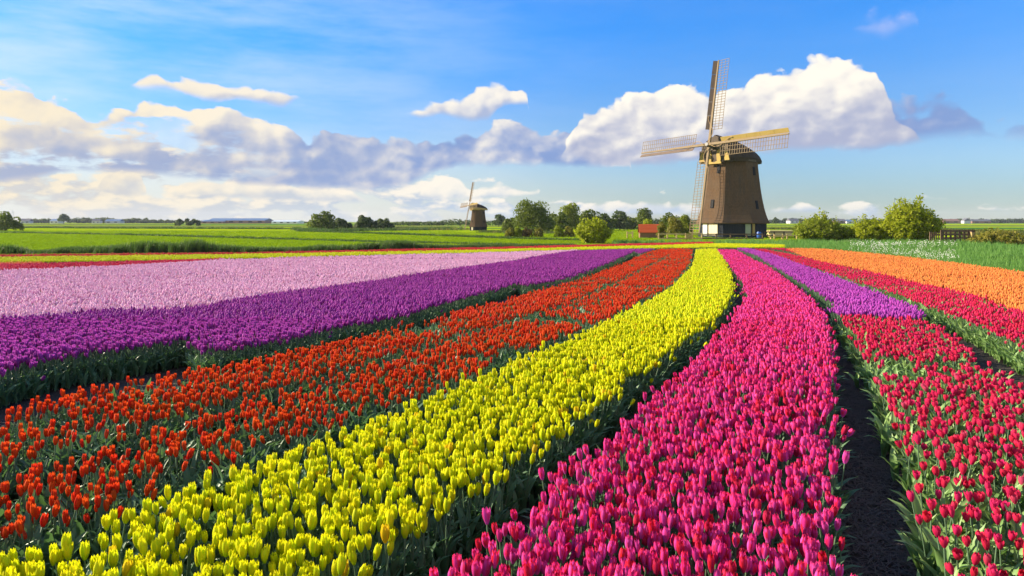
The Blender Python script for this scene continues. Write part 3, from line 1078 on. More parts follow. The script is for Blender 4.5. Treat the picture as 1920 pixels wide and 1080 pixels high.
# the 300 tulips that show largest: the nearest ones in the frame
cand = []
for bi, B in enumerate(BEDS):
    Fl = B['flowers']
    px = CX + F * Fl[:, 0] / Fl[:, 1]
    py = HY + F * (CAMZ - Fl[:, 2] - 0.40 * Fl[:, 4]) / Fl[:, 1]
    ok = (px > 6) & (px < 1914) & (py < 1070) & (Fl[:, 1] < 7)
    for i in np.nonzero(ok)[0]:
        cand.append((Fl[i, 1], bi, i))
cand.sort()
chosen = cand[:300]
taken = {}
for _, bi, i in chosen:
    taken.setdefault(bi, []).append(i)

TULIP_KIND = {
    'yellow': ('lemon yellow tulip', 'the yellow bed edge facing the orange red tulips', 'the yellow bed edge above the dark furrow', 'the front of the yellow bed'),
    'magenta': ('bright pink tulip', 'the pink bed edge facing the yellow tulips', 'the pink bed edge beside the bare furrow', 'the front of the pink bed'),
    'crimson': ('crimson tulip', 'the pale green bed edge beside the bare furrow', 'the outer edge of the right crimson bed', 'the front of the right crimson bed'),
    'scarlet': ('orange red tulip', 'the edge next to the purple tulips', 'the edge next to the yellow tulips', 'the front of the orange red bed'),
}


def tulip_words(B, f):
    kind, at_up, at_low, inner = TULIP_KIND[B['colour']]
    x, y = np.array([f[0]]), np.array([f[1]])
    du, dl = dist_to(densify(B['up'], 0.05), x, y)[0], dist_to(densify(B['low'], 0.05), x, y)[0]
    place = at_up if du < 0.14 and du <= dl else at_low if dl < 0.14 else inner
    tilt = math.hypot(f[5], f[6])
    look = 'leaning ' if tilt > 0.30 else 'slightly opened ' if int(f[8]) == 3 else 'small slender ' if int(f[8]) == 5 else 'large ' if f[3] > 1.08 * B['size'] else ''
    lab = '%s%s %s %s' % (look, kind, 'in' if place == inner else 'on', place)
    return lab, '%s%ss %s %s' % (look, kind, 'in' if place == inner else 'on', place)


_parts = {}


def tulip_part_meshes(colour, pale, var):
    k = (colour, pale, var)
    if k not in _parts:
        lm = M_LEAF_PALE if pale else M_LEAF
        op = variant_open(colour, var)
        mk = lambda nm, g, m: mesh_from(nm, g[0], g[1], [m], g[2], smooth=True)
        pist = MB()
        pist.tube([(0, 0, -0.004), (0, 0, 0.012), (0, 0, 0.034)], [0.0045, 0.007, 0.003], 5)
        leaves = [(mk('leaf', g, lm), a, z) for g, a, z in leaf_set(11 + var, 3)]
        _parts[k] = dict(stem=mk('stem', stem_geo(bend=0.03 * (var - 2.5) / 2.5), M_STEM),
                         inner=[mk('petal', petal_geo(True, op * 0.7, seed=11 + var + q), M_PET[colour]) for q in range(3)],
                         outer=[mk('petal', petal_geo(False, op * (0.7 + 0.2 * q), seed=20 + var + q), M_PET[colour]) for q in range(3)],
                         bloom=pist.mesh('bloom', M_STEM, smooth=True), leaves=leaves)
    return _parts[k]


def single_tulips():
    for _, bi, i in chosen:
        B = BEDS[bi]
        x, y, z, w, h, tx, ty, a, var = B['flowers'][i]
        lab, grp = tulip_words(B, B['flowers'][i])
        t = thing('tulip', lab, 'tulip', (x, y, z), 0, grp)
        t.rotation_euler = (tx, ty, a)
        t.scale = (w, w, h)
        pm = tulip_part_meshes(B['colour'], B['pale'], int(var))
        hs = head(B['colour'])
        hv = HVAR[int(var)]
        link('stem', pm['stem'], t)
        bl = link('bloom', pm['bloom'], t, (0, 0, HEAD_Z))
        for q in range(3):
            for me, ang in ((pm['inner'][q], q * 2.094 + 1.047), (pm['outer'][q], q * 2.094)):
                p = link('petal', me, bl, (0, 0, 0), (0, 0, ang))
                p.scale = (hs[0] * hv, hs[0] * hv, hs[1] * hv)
        for me, la, lz in pm['leaves']:
            link('leaf', me, t, (0, 0, lz), (0, 0, la))


for bi, B in enumerate(BEDS):
    Fl = B['flowers']
    mask = np.ones(len(Fl), bool)
    mask[taken.get(bi, [])] = False
    Fl = Fl[mask]
    near = Fl[:, 1] < 11
    idx = np.where(near, Fl[:, 8].astype(int), NEAR_V + (Fl[:, 8].astype(int) % FAR_V))
    C = B['clumps']
    nc = len(C)
    cs = rng.uniform(0.8, 1.15, nc) * np.where(C[:, 1] > 14, 1.1, 1.0)
    nE = len(B['clumps']) - B['n_inner']
    cs[:nE] *= 0.72
    cs[nE:] *= 1.12 if B['pale'] else 1.10
    pts = np.concatenate([Fl[:, :3], np.stack([C[:, 0], C[:, 1], zg(C[:, 1]) + 0.004], 1)])
    rots = np.concatenate([Fl[:, 5:8], np.stack([rng.normal(0, 0.15, nc), rng.normal(0, 0.15, nc), rng.uniform(0, 6.28, nc)], 1)])
    scl = np.concatenate([np.stack([Fl[:, 3], Fl[:, 3], Fl[:, 4]], 1), np.stack([cs, cs, cs], 1)])
    ids = np.concatenate([idx, NEAR_V + FAR_V + rng.integers(0, CLUMP_V, nc)])
    scatter(B['name'], None, pts, rots, scl, ids, protos(B['colour'], B['pale']), label=B['label'], category='tulip bed')
print('tulips', sum(len(B['flowers']) for B in BEDS), 'clumps', sum(len(B['clumps']) for B in BEDS))
single_tulips()

# ------------------------------------------------------------------ grass, reeds and straw
M_GRASS = leaf_material('grass_blade', (0.125, 0.290, 0.060), (0.220, 0.400, 0.095), 0.5, 0.15, 0.5)
M_MEADOW_BLADE = leaf_material('meadow_blade', (0.260, 0.370, 0.002), (0.330, 0.420, 0.004), 0.7, 0.0, 0.5)
M_REED = leaf_material('reed_blade', (0.045, 0.095, 0.020), (0.100, 0.125, 0.035), 0.5, 0.2, 0.35)
M_REED_DRY = leaf_material('dry_reed_blade', (0.21, 0.19, 0.035), (0.33, 0.25, 0.07), 0.6, 0.15, 0.4)
M_WHITE = plain('flower_white', (0.75, 0.75, 0.66), 0.7, 0.2, 0.1)
M_STRAW = plain('straw_bits', (0.115, 0.095, 0.080), 0.9, 0.1, 0.5, 6)


def tuft(name, seed, n, h, spread, w, mats, lean=0.5, flowers=0):
    rg = random.Random(seed)
    v, f, uv, mi = [], [], [], []
    for i in range(n):
        a = rg.uniform(0, 6.28)
        r = spread * math.sqrt(rg.random())
        bx, by = r * math.cos(a), r * math.sin(a)
        d = rg.uniform(0, 6.28)
        hh = h * rg.uniform(0.55, 1.1)
        ln = lean * rg.uniform(0.1, 1.0) * hh
        ww = w * rg.uniform(0.7, 1.3)
        sx, sy = -math.sin(d) * ww / 2, math.cos(d) * ww / 2
        b = len(v)
        for t, k in ((0, 1), (0.55, 0.8), (1, 0.05)):
            px, py = bx + math.cos(d) * ln * t * t, by + math.sin(d) * ln * t * t
            v += [(px - sx * k, py - sy * k, hh * t), (px + sx * k, py + sy * k, hh * t)]
            uv += [(0, t), (1, t)]
        f += [(b, b + 1, b + 3, b + 2), (b + 2, b + 3, b + 5, b + 4)]
        mi += [0, 0]
    for i in range(flowers):
        a, r = rg.uniform(0, 6.28), spread * math.sqrt(rg.random())
        c = Vector((r * math.cos(a), r * math.sin(a), h * rg.uniform(0.9, 1.25)))
        b = len(v)
        s = 0.020
        v += [c + Vector(p) * s for p in ((1, 0, 0), (0, 1, 0), (-1, 0, 0), (0, -1, 0), (0, 0, .8), (0, 0, -.8))]
        uv += [(0.5, 0.5)] * 6
        f += [(b, b + 1, b + 4), (b + 1, b + 2, b + 4), (b + 2, b + 3, b + 4), (b + 3, b, b + 4), (b + 1, b, b + 5), (b + 2, b + 1, b + 5), (b + 3, b + 2, b + 5), (b, b + 3, b + 5)]
        mi += [1] * 8
    return mesh_from(name, v, f, mats, uv, mi)


def spread_points(x, y, h0=0.0, smin=0.8, smax=1.25, idx_n=4, tilt=0.08):
    n = len(x)
    pts = np.stack([x, y, zg(y) + h0], 1)
    rots = np.stack([rng.normal(0, tilt, n), rng.normal(0, tilt, n), rng.uniform(0, 6.28, n)], 1)
    s = rng.uniform(smin, smax, n)
    return pts, rots, s, rng.integers(0, idx_n, n)


def poly_world(px, h=0.0):
    return line(px, h)


# lush grass between the orange tulips and the bushes, with white flowers in one patch
def field_grass():
    n = 52000
    x = rng.uniform(-6, 75, n)
    y = rng.uniform(19, 84, n)
    px = CX + F * x / y
    fe = far_edge(x, y)
    ok = (px < 2150) & (x > -6) & (y > fe - 0.1) & (px > 1150) & (rng.random(n) < np.clip(36.0 / y, 0.25, 1.0) ** 1.2)
    # keep the shorter bank grass by the mill for further back
    x, y = x[ok], y[ok]
    P, Ro, s, ix = spread_points(x, y, 0, 0.7, 1.35, 3)
    s = s * np.clip(y / 36.0, 0.9, 1.6) * (0.75 + 0.5 * vnoise(x, y, 0.35))
    s = np.where((CX + F * x / y < 1500), s * 0.75, s)
    ppx = CX + F * x / y
    ppy = HY + F * (CAMZ - zg(y)) / y
    white = (ppx > 1590) & (ppx < 1790) & (ppy > 468 + (ppx - 1590) * 0.02) & (ppy < 500) & (vnoise(x, y, 0.6) > 0.30) & (rng.random(len(x)) < 0.5)
    ix = np.where(white, 3, ix)
    pr = [tuft('grass_tuft', 5 + i, 16, 0.34, 0.16, 0.020, [M_GRASS, M_WHITE]) for i in range(3)] + [tuft('grass_tuft', 15, 14, 0.34, 0.20, 0.020, [M_GRASS, M_WHITE], flowers=3)]
    scatter('grass', None, P, Ro, np.stack([s, s, s], 1), ix, pr, label='lush green grass strip with white flowers beside the orange tulips', category='grass')


field_grass()


# short bright meadow behind the far tulip strips
def meadow_turf():
    n = 60000
    d = 1.0 / rng.uniform(1 / 190.0, 1 / 36.0, n)
    az_ = rng.uniform(-0.95, 0.42, n)
    x = az_ * d
    y = d
    fe = far_edge(x, y)
    ok = (y > fe + 0.5)
    x, y = x[ok], y[ok]
    P, Ro, s, ix = spread_points(x, y, 0, 0.8, 1.25, 4)
    k = np.clip(y / 45.0, 0.9, 3.2)
    sc = np.stack([s * k, s * k, s * np.clip(k, 0.9, 1.4)], 1)
    pr = [tuft('turf', 25 + i, 16, 0.055, 0.32, 0.036, [M_MEADOW_BLADE], 2.2) for i in range(4)]
    scatter('meadow_grass', None, P, Ro, sc, ix, pr, label='short bright green meadow grass stretching to the trees', category='grass')


meadow_turf()


def along(px_pts, n, width, jit=1.0, h=0.0):
    p = densify(line(px_pts, h), 0.5)
    seg = np.hypot(*np.diff(p, axis=0).T)
    w = 1.0 / np.maximum(p[:-1, 1], 5)
    i = rng.choice(len(p) - 1, n, p=seg * w / (seg * w).sum())
    t = rng.random(n)
    q = p[i] + (p[i + 1] - p[i]) * t[:, None]
    q[:, 1] += rng.normal(0, width, n)
    q[:, 0] += rng.normal(0, width * 0.4, n)
    return q[:, 0], q[:, 1]


def reeds():
    x, y = along([(-420, 482), (0, 476), (300, 474.5), (500, 473.5), (640, 471.5), (760, 468.5), (900, 464.5), (1010, 462), (1075, 460.5)], 6500, 0.45)
    P, Ro, s, ix = spread_points(x, y, 0, 0.7, 1.2, 4, 0.12)
    px = CX + F * x / y
    prof = np.interp(px, [-420, 0, 90, 200, 260, 300, 430, 520, 640, 760, 850, 1080], [0.55, 0.55, 0.40, 0.55, 0.85, 0.95, 0.95, 0.72, 0.68, 0.72, 0.42, 0.25])
    hh = s * prof * (0.55 + 0.9 * vnoise(x, y * 0.1, 0.5))
    pr = [tuft('reed_tuft', 45 + i, 14, 1.0, 0.22, 0.035, [M_REED], 0.35) for i in range(4)]
    scatter('reeds', None, P, Ro, np.stack([s, s, hh], 1), ix, pr, label='ragged dark reeds along the ditch behind the red tulip strip', category='reeds')
    # darker, coarser growth along the ditches that cross the meadow
    xs, ys, hs = [], [], []
    for pts, n, wd, h in (([(-420, 432), (0, 436.5), (240, 441), (480, 448), (700, 454), (900, 458.5), (1040, 461)], 1500, 0.35, 0.20),
                          ([(560, 434), (690, 438), (830, 443), (960, 448), (1110, 452)], 800, 0.5, 0.22),
                          ([(-420, 427), (40, 427.3), (160, 428.3), (480, 429.5), (560, 430)], 1000, 1.0, 0.4),
                          ([(560, 431.5), (620, 435), (690, 433), (850, 431)], 500, 1.5, 0.45)):
        a, b = along(pts, n, wd)
        xs.append(a), ys.append(b), hs.append(np.full(n, h))
    x, y, h = np.concatenate(xs), np.concatenate(ys), np.concatenate(hs)
    P, Ro, s, ix = spread_points(x, y, 0, 0.7, 1.3, 4, 0.1)
    k = np.clip(y / 60, 0.9, 3.5)
    scatter('ditch_grass', None, P, Ro, np.stack([s * k, s * k, s * h * np.clip(k, 1, 1.8)], 1), ix, pr, label='coarse dark grass lining the ditches across the meadow', category='grass')
    # yellowing reeds far out on both sides of the small mill and at the right edge
    xs, ys, hs = [], [], []
    for pts, n, wd, h in (([(600, 429.5), (740, 430.5), (860, 431)], 1800, 5.0, 0.75), ([(905, 436), (980, 437.5), (1060, 438)], 700, 1.5, 0.5),
                          ([(1760, 437), (1850, 439), (1930, 440), (2250, 444)], 2600, 2.0, 0.85), ([(1820, 452), (1920, 452), (2250, 455)], 1400, 1.4, 1.0), ([(1440, 430), (1560, 431), (1780, 432)], 1600, 2.5, 0.6)):
        a, b = along(pts, n, wd)
        xs.append(a), ys.append(b), hs.append(np.full(n, h))
    x, y, h = np.concatenate(xs), np.concatenate(ys), np.concatenate(hs)
    P, Ro, s, ix = spread_points(x, y, 0, 0.7, 1.3, 4, 0.1)
    k = np.clip(y / 70, 0.9, 3.0)
    pr2 = [tuft('dry_reed_tuft', 75 + i, 14, 1.0, 0.24, 0.04, [M_REED_DRY if i % 2 else M_REED], 0.35) for i in range(4)]
    scatter('yellowing_reeds', None, P, Ro, np.stack([s * k, s * k, s * h], 1), ix, pr2, label='yellowing reeds and rough grass beyond the meadow and behind the gate', category='reeds')


reeds()


def straw():
    """dry bits lying in the bare furrow"""
    def bits(seed):
        rg = random.Random(seed)
        v, f = [], []
        for i in range(9):
            a, L, w = rg.uniform(0, 6.28), rg.uniform(0.03, 0.09), rg.uniform(0.0015, 0.003)
            c = Vector((rg.uniform(-.06, .06), rg.uniform(-.06, .06), rg.uniform(0.002, 0.012)))
            d = Vector((math.cos(a), math.sin(a), rg.uniform(-.12, .12))) * L / 2
            s = Vector((-math.sin(a), math.cos(a), 0)) * w
            b = len(v)
            v += [c - d - s, c - d + s, c + Vector((0, 0, 0.006)) + s, c + Vector((0, 0, 0.006)) - s, c + d + s, c + d - s]
            f += [(b, b + 3, b + 2, b + 1), (b + 3, b + 5, b + 4, b + 2)]
        return mesh_from('straw', v, f, [M_STRAW])
    by = {B['key']: B for B in BEDS}
    poly = np.concatenate([by['magenta']['low'], by['violet']['up'][::-1], by['crimson']['up'][::-1]])
    poly = np.concatenate([by['magenta']['low'], np.concatenate([by['crimson']['up'], by['violet']['up']])[::-1]])
    n = 42000
    x, y = rng.uniform(0, 7, n), rng.uniform(1.3, 16, n) ** 1.0
    ok = inside(poly, x, y) & (rng.random(n) < np.clip(6.0 / y, 0, 1))
    P, Ro, s, ix = spread_points(x[ok], y[ok], 0.012, 0.7, 1.3, 3, 0.05)
    scatter('straw', None, P, Ro, np.stack([s, s, s], 1), ix, [bits(i) for i in range(3)], label='loose dark straw bits covering the bare furrow', category='straw')


straw()

# ------------------------------------------------------------------ windmills
def thatch_material(name, a, b):
    m, N = material(name)
    tc = N.n('ShaderNodeTexCoord').outputs['Object']
    x, y, z = N.sep(tc)
    fib = N.noise(N.vm('MULTIPLY', tc, (7.0, 7.0, 0.5)), 2.2, 7.0, 0.6)
    big = N.noise(tc, 0.45, 4.0, 0.6)
    lay = N.m('FRACT', N.m('MULTIPLY', N.m('ADD', z, N.m('MULTIPLY', big, 0.25)), 1.9))
    c = N.mix(N.sstep(fib, 0.25, 0.75), a, b)
    c = N.mix(N.sstep(big, 0.35, 0.75, 0.0, 0.45), c, (0.115, 0.085, 0.060))
    c = N.mix(N.sstep(lay, 0.0, 0.25, 0.16, 0.0), c, (0.05, 0.04, 0.035))
    streak = N.noise(N.vm('MULTIPLY', tc, (1.6, 1.6, 0.10)), 1.0, 5.0, 0.6)
    c = N.mix(N.sstep(streak, 0.45, 0.75, 0.0, 0.55), c, (0.055, 0.050, 0.048))
    finish(N, bsdf(N, c, 0.95, 0.08, bump(N, N.m('ADD', fib, N.m('MULTIPLY', lay, 0.4)), 0.25, 0.04)))
    return m


def wood(name, col, var=0.4, rough=0.7):
    m, N = material(name)
    tc = N.n('ShaderNodeTexCoord').outputs['Object']
    g = N.noise(N.vm('MULTIPLY', tc, (3.0, 3.0, 3.0)), 3.0, 6.0, 0.7)
    g2 = N.noise(tc, 0.7, 3.0, 0.6)
    k = N.m('ADD', 1.0 - var, N.m('MULTIPLY', N.m('ADD', g, g2), var))
    c = N.vm('MULTIPLY', N.xyz(k, k, k), tuple(col))
    finish(N, bsdf(N, c, rough, 0.2, bump(N, g, 0.3, 0.02)))
    return m


M_THATCH = thatch_material('thatch_wall', (0.074, 0.046, 0.027), (0.150, 0.090, 0.050))
M_CAPTHATCH = thatch_material('thatch_cap', (0.028, 0.022, 0.018), (0.062, 0.046, 0.034))
M_TAR = plain('tarred_boards', (0.018, 0.022, 0.032), 0.75, 0.12, 0.4, 3, (6, 6, 0.4))
M_OCHRE = wood('ochre_painted_wood', (0.42, 0.29, 0.085))
M_SAILWOOD = wood('weathered_sail_wood', (0.23, 0.165, 0.095))
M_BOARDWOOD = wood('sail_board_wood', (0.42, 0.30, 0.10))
M_SHADEBOARD = wood('shaded_sail_board', (0.17, 0.125, 0.095))  # sail board wood with shade put into its colour
M_DARKBOARD = wood('dark_board', (0.10, 0.075, 0.055))
M_CREAM = wood('cream_paint', (0.68, 0.60, 0.42), 0.2, 0.5)
M_WHITEPAINT = wood('white_paint', (0.78, 0.76, 0.70), 0.15, 0.5)
M_GREENDOOR = wood('grey_green_paint', (0.30, 0.34, 0.24), 0.2, 0.5)
M_IRON = plain('cast_iron', (0.035, 0.033, 0.032), 0.5, 0.5, 0.3)
M_PANE = plain('dark_pane', (0.007, 0.007, 0.009), 0.6, 0.12, 0.1)
M_BRICKBASE = plain('brick_plinth', (0.24, 0.13, 0.085), 0.9, 0.15, 0.4, 4)
M_ROPE = wood('sail_rope', (0.36, 0.25, 0.14), 0.2, 0.8)


def build_mill(name, label, loc, yaw_deg, body_turn, S, tilt=11.0, spin=0.0, light_cap=False, plain_sails=False, twin=1.0):
    """polder mill. yaw_deg: where the sails face, degrees left of straight towards the camera's side (-Y)."""
    root = thing(name, label, 'windmill', loc, 0, None, S)
    b0 = R(body_turn)

    def ring(a, z):
        rr = a / math.cos(R(22.5))
        return [(rr * math.sin(b0 + R(22.5 + 45 * k)), -rr * math.cos(b0 + R(22.5 + 45 * k)), z) for k in range(8)]

    def face_frame(k, a, z):
        """centre of octagon face k (0 towards the camera, positive to the right), outward normal, sideways"""
        ang = b0 + R(45 * k)
        n = Vector((math.sin(ang), -math.cos(ang), 0))
        return n * a + Vector((0, 0, z)), n, Vector((math.cos(ang), math.sin(ang), 0))
    # plinth
    mb = MB()
    rs = [ring(5.12, 0), ring(5.12, 0.45), ring(5.04, 0.45), ring(5.00, 2.35)]
    for r_ in rs:
        mb.v += r_
    for i in range(3):
        for k in range(8):
            mb.f.append((i * 8 + k, i * 8 + (k + 1) % 8, (i + 1) * 8 + (k + 1) % 8, (i + 1) * 8 + k))
            mb.mi.append(1)
    base = mb.build('base', [M_BRICKBASE, M_TAR], root)
    # upright boards on the shown faces of the base
    for k in (-1, 0, 1):
        bd = MB()
        c, n, s = face_frame(k, 5.03, 1.4)
        Mx = Matrix((s, n, Vector((0, 0, 1)))).transposed()
        for j in range(11):
            bd.box(c + s * ((j - 5) * 0.375) + n * (0.01 + 0.008 * (j % 2)), (0.355, 0.05, 1.86), Mx)
        bd.build('board_cladding', M_TAR, root)
    # thatched body
    prof = [(2.22, 5.44), (2.36, 5.50), (2.9, 5.24), (3.6, 5.00), (4.8, 4.70), (6.2, 4.44), (7.8, 4.20), (9.6, 4.00), (11.2, 3.85), (12.45, 3.74)]
    mb = MB()
    mb.v += ring(4.9, 2.30)
    for z, a in prof:
        mb.v += ring(a, z)
    mb.v.append((0, 0, 12.45))
    for i in range(len(prof)):
        for k in range(8):
            mb.f.append((i * 8 + k, i * 8 + (k + 1) % 8, (i + 1) * 8 + (k + 1) % 8, (i + 1) * 8 + k))
            mb.mi.append(0)
    top = len(prof) * 8
    for k in range(8):
        mb.f.append((top + k, top + (k + 1) % 8, len(mb.v) - 1))
        mb.mi.append(0)
    body = mb.build('body', M_THATCH, root)

    def on_face(k, z, side, w, h, mat, nm, depth=0.12, parent=root, frame=None, proud=0.05):
        za = np.interp(z, [p[0] for p in prof], [p[1] for p in prof]) if z > 2.4 else 5.06
        c, n, s = face_frame(k, float(za), z)
        if z > 2.4:
            up_z = np.interp(z + h / 2, [p[0] for p in prof], [p[1] for p in prof])
            up = (n * (float(up_z) - float(za)) + Vector((0, 0, h / 2))).normalized()
        else:
            up = Vector((0, 0, 1))
        nn = s.cross(up)
        if nn.dot(n) < 0:
            nn = -nn
        Mx = Matrix((s, nn, up)).transposed()
        c = c + s * side + nn * proud
        m_ = MB()
        m_.box(c, (w, depth, h), Mx)
        o = m_.build(nm, mat, parent)
        if frame:
            fm = MB()
            t = 0.05
            for sx in (-1, 1):
                fm.box(c + s * (sx * (w / 2 + t / 2)) + nn * 0.02, (t, depth, h + 2 * t), Mx)
            for sz in (-1, 1):
                fm.box(c + up * (sz * (h / 2 + t / 2)) + nn * 0.02, (w, depth, t), Mx)
            fm.build('frame', frame, o)
        return o
    for k, z, sd_ in ((-1, 11.0, 0.35), (-1, 5.4, -0.35), (1, 10.6, 0.30), (1, 5.2, 0.0)):
        on_face(k, z, sd_, 0.42, 1.25, M_PANE, 'window', frame=M_TAR)
    # doors in the base
    if not light_cap:
        d1 = on_face(-1, 1.30, -1.35, 0.85, 1.85, M_WHITEPAINT, 'door', proud=0.06)
        d1['label'] = 'white door in the sunlit side'
        for j in range(3):
            on_face(-1, 1.30, -0.36 + j * 0.57, 0.55, 1.80, M_CREAM, 'shutter', proud=0.07 + 0.004 * j)
        on_face(0, 1.28, 1.62, 0.80, 1.80, M_GREENDOOR, 'door', proud=0.07)['label'] = 'grey green door on the shaded side'
        on_face(1, 1.28, -1.55, 0.55, 1.85, M_OCHRE, 'door', proud=0.07)['label'] = 'ochre door round the corner'
    else:
        on_face(-1, 1.2, 0.0, 1.3, 1.8, M_CREAM, 'door', proud=0.06)

    # ---- cap, turned to face the wind
    yw = R(yaw_deg)
    fr = Vector((-math.sin(yw), -math.cos(yw), 0))        # the way the sails face
    sd_v = Vector((math.cos(yw), -math.sin(yw), 0))       # to the right seen from the front... towards the camera side
    up = Vector((0, 0, 1))
    CZ = 12.35
    secs = [(4.35, 3.05, 3.95), (4.0, 3.35, 4.05), (2.5, 3.75, 3.85), (0.5, 3.95, 3.45), (-1.5, 3.80, 2.90), (-3.2, 3.30, 2.25), (-4.6, 2.45, 1.55), (-5.4, 1.35, 0.85)]
    shape = [(1.0, 0.0), (1.02, 0.10), (0.93, 0.34), (0.76, 0.60), (0.45, 0.86), (0.12, 0.985), (0.0, 1.0)]
    full = [(w, h) for w, h in shape] + [(-w, h) for w, h in shape[-2::-1]]
    mb = MB()
    n = len(full)
    for s_, w, h in secs:
        for a, b in full:
            mb.v.append(tuple(fr * s_ + sd_v * (a * w) + up * (CZ + b * h - 0.25 * (b == 0))))
    for i in range(len(secs) - 1):
        for k in range(n - 1):
            mb.f.append((i * n + k, i * n + k + 1, (i + 1) * n + k + 1, (i + 1) * n + k))
            mb.mi.append(0)
        mb.f.append((i * n + n - 1, i * n, (i + 1) * n, (i + 1) * n + n - 1))
        mb.mi.append(0)
    mb.f.append(tuple(range(n))[::-1])
    mb.mi.append(1)
    mb.f.append(tuple((len(secs) - 1) * n + k for k in range(n)))
    mb.mi.append(0)
    if light_cap:
        for i in range(len(secs) - 1):
            for k in (0, 1, n - 3, n - 2):
                mb.mi[i * n + k] = 2
    cap = mb.build('cap', [M_CAPTHATCH, M_DARKBOARD, M_OCHRE], root)
    # ridge board
    rg_ = MB()
    for (s0, w0, h0), (s1, w1, h1) in zip(secs[:-1], secs[1:]):
        rg_.bar(fr * s0 + up * (CZ + h0 + 0.03), fr * s1 + up * (CZ + h1 + 0.03), 0.34, 0.12, sd_v)
    rg_.build('ridge', M_DARKBOARD, cap)
    # front gable boards, painted front board and side boards
    g = MB()
    for j in range(-6, 7):
        wv = j * 0.46
        hh = 3.75 * math.sqrt(max(0.05, 1 - (abs(wv) / 3.15) ** 1.7))
        p0 = fr * (4.40 + 0.012 * (j % 2)) + sd_v * wv + up * (CZ + 0.1)
        g.bar(p0, p0 + up * (hh - 0.1), 0.44, 0.06, sd_v)
    g.build('gable_cladding', M_DARKBOARD, cap)

    def carved(pts, depth, mat, nm):
        m_ = MB()
        k = len(pts)
        for off in (4.47, 4.47 + depth):
            m_.v += [tuple(fr * off + sd_v * a + up * (CZ + b)) for a, b in pts]
        m_.f = [tuple(range(k)), tuple(k + i for i in range(k))[::-1]] + [(i, k + i, k + (i + 1) % k, (i + 1) % k) for i in range(k)]
        m_.mi = [0] * len(m_.f)
        return m_.build(nm, mat, cap)
    for sg in (-1, 1):
        carved([(sg * x_, z_) for x_, z_ in ((0.55, -0.1), (1.25, -0.15), (1.35, 0.45), (1.05, 0.95), (1.25, 1.45), (1.0, 1.75), (0.65, 1.55), (0.50, 0.9))], 0.10, M_OCHRE, 'front_panel')
        carved([(sg * x_, z_) for x_, z_ in ((1.9, -0.1), (2.95, -0.1), (2.75, 0.9), (2.25, 1.6), (1.95, 1.2), (2.1, 0.6))], 0.10, M_OCHRE, 'front_panel')
    carved([(-1.45, -0.55), (1.45, -0.55), (1.35, -0.25), (0.85, -0.08), (0, -0.28), (-0.85, -0.08), (-1.35, -0.25)], 0.12, M_OCHRE, 'beard_board')
    rim = MB()
    for k in range(16):
        a0, a1 = 2 * math.pi * k / 16, 2 * math.pi * (k + 1) / 16
        p0, p1 = Vector((math.cos(a0) * 3.95, math.sin(a0) * 3.95, 12.28)), Vector((math.cos(a1) * 3.95, math.sin(a1) * 3.95, 12.28))
        rim.bar(p0, p1, 0.24, 0.30, Vector((math.cos(a0), math.sin(a0), 0)))
    rim.build('curb_ring', M_DARKBOARD, root)

    # ---- sails
    tl = R(tilt)
    nrm = (fr * math.cos(tl) + up * math.sin(tl)).normalized()
    U = (up * math.cos(tl) - fr * math.sin(tl)).normalized()
    E1 = sd_v
    sp = R(spin)
    U, E1 = (U * math.cos(sp) + E1 * math.sin(sp)), (E1 * math.cos(sp) - U * math.sin(sp))
    hub = fr * 5.85 + up * (14.75)
    sh = MB()
    sh.tube([hub - nrm * 3.0, hub - nrm * 0.2, hub + nrm * 0.55], [0.34, 0.36, 0.30], 10)
    sh.build('windshaft', M_IRON, root)
    Ls = 14.2
    for ai, (d, t) in enumerate(((U, E1), (E1, -U), (-U, -E1), (-E1, U))):
        off = nrm * (0.30 if ai % 2 else -0.12)
        H = hub + off
        st = MB()
        st.bar(H - d * 0.45, H + d * Ls, 0.40, 0.34, t, 0, 0.20, 0.18)
        sail = st.build('sail', M_SAILWOOD, root)
        lat_w = 2.05
        for j in range(27):
            r_ = 2.55 + j * (Ls - 2.65) / 26
            m_ = MB()
            wob = nrm * (0.10 * (1 - j / 26.0))
            p0 = H + d * r_ - nrm * 0.02
            m_.bar(p0 + t * 0.10, p0 + t * lat_w - wob, 0.062, 0.05, d)
            m_.build('lattice_bar', M_SAILWOOD, sail)
        for q in range(3):
            m_ = MB()
            tt = (q + 1) * lat_w / 3 - 0.04
            m_.bar(H + d * 2.5 + t * tt - nrm * (0.055 + 0.10 * (q + 1) / 3), H + d * (Ls - 0.05) + t * tt - nrm * 0.055, 0.06, 0.05, t)
            m_.build('lattice_rail', M_SAILWOOD, sail)
        # leading boards, one beside the next along the stock
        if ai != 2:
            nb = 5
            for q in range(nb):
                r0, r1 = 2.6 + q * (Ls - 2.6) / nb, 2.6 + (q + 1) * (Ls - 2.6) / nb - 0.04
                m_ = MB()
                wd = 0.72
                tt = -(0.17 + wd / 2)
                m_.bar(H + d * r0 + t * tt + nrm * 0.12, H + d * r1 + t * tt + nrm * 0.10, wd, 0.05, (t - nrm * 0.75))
                m_.build('wind_board', M_BOARDWOOD if ai == 1 else M_SHADEBOARD, sail)  # right arm keeps the sunlit wood; shade is painted into the other boards
        rp = MB()
        pts = []
        for q in range(9):
            f_ = q / 8
            ang = f_ * math.pi * 1.6
            pts.append(H + d * (0.6 + f_ * 4.2) + t * (0.62 * math.sin(ang)) + nrm * (0.24 + 0.12 * math.cos(ang)))
        rp.tube(pts, [0.055] * 9, 5)
        rp.build('furled_cloth', M_ROPE, sail)
    return root


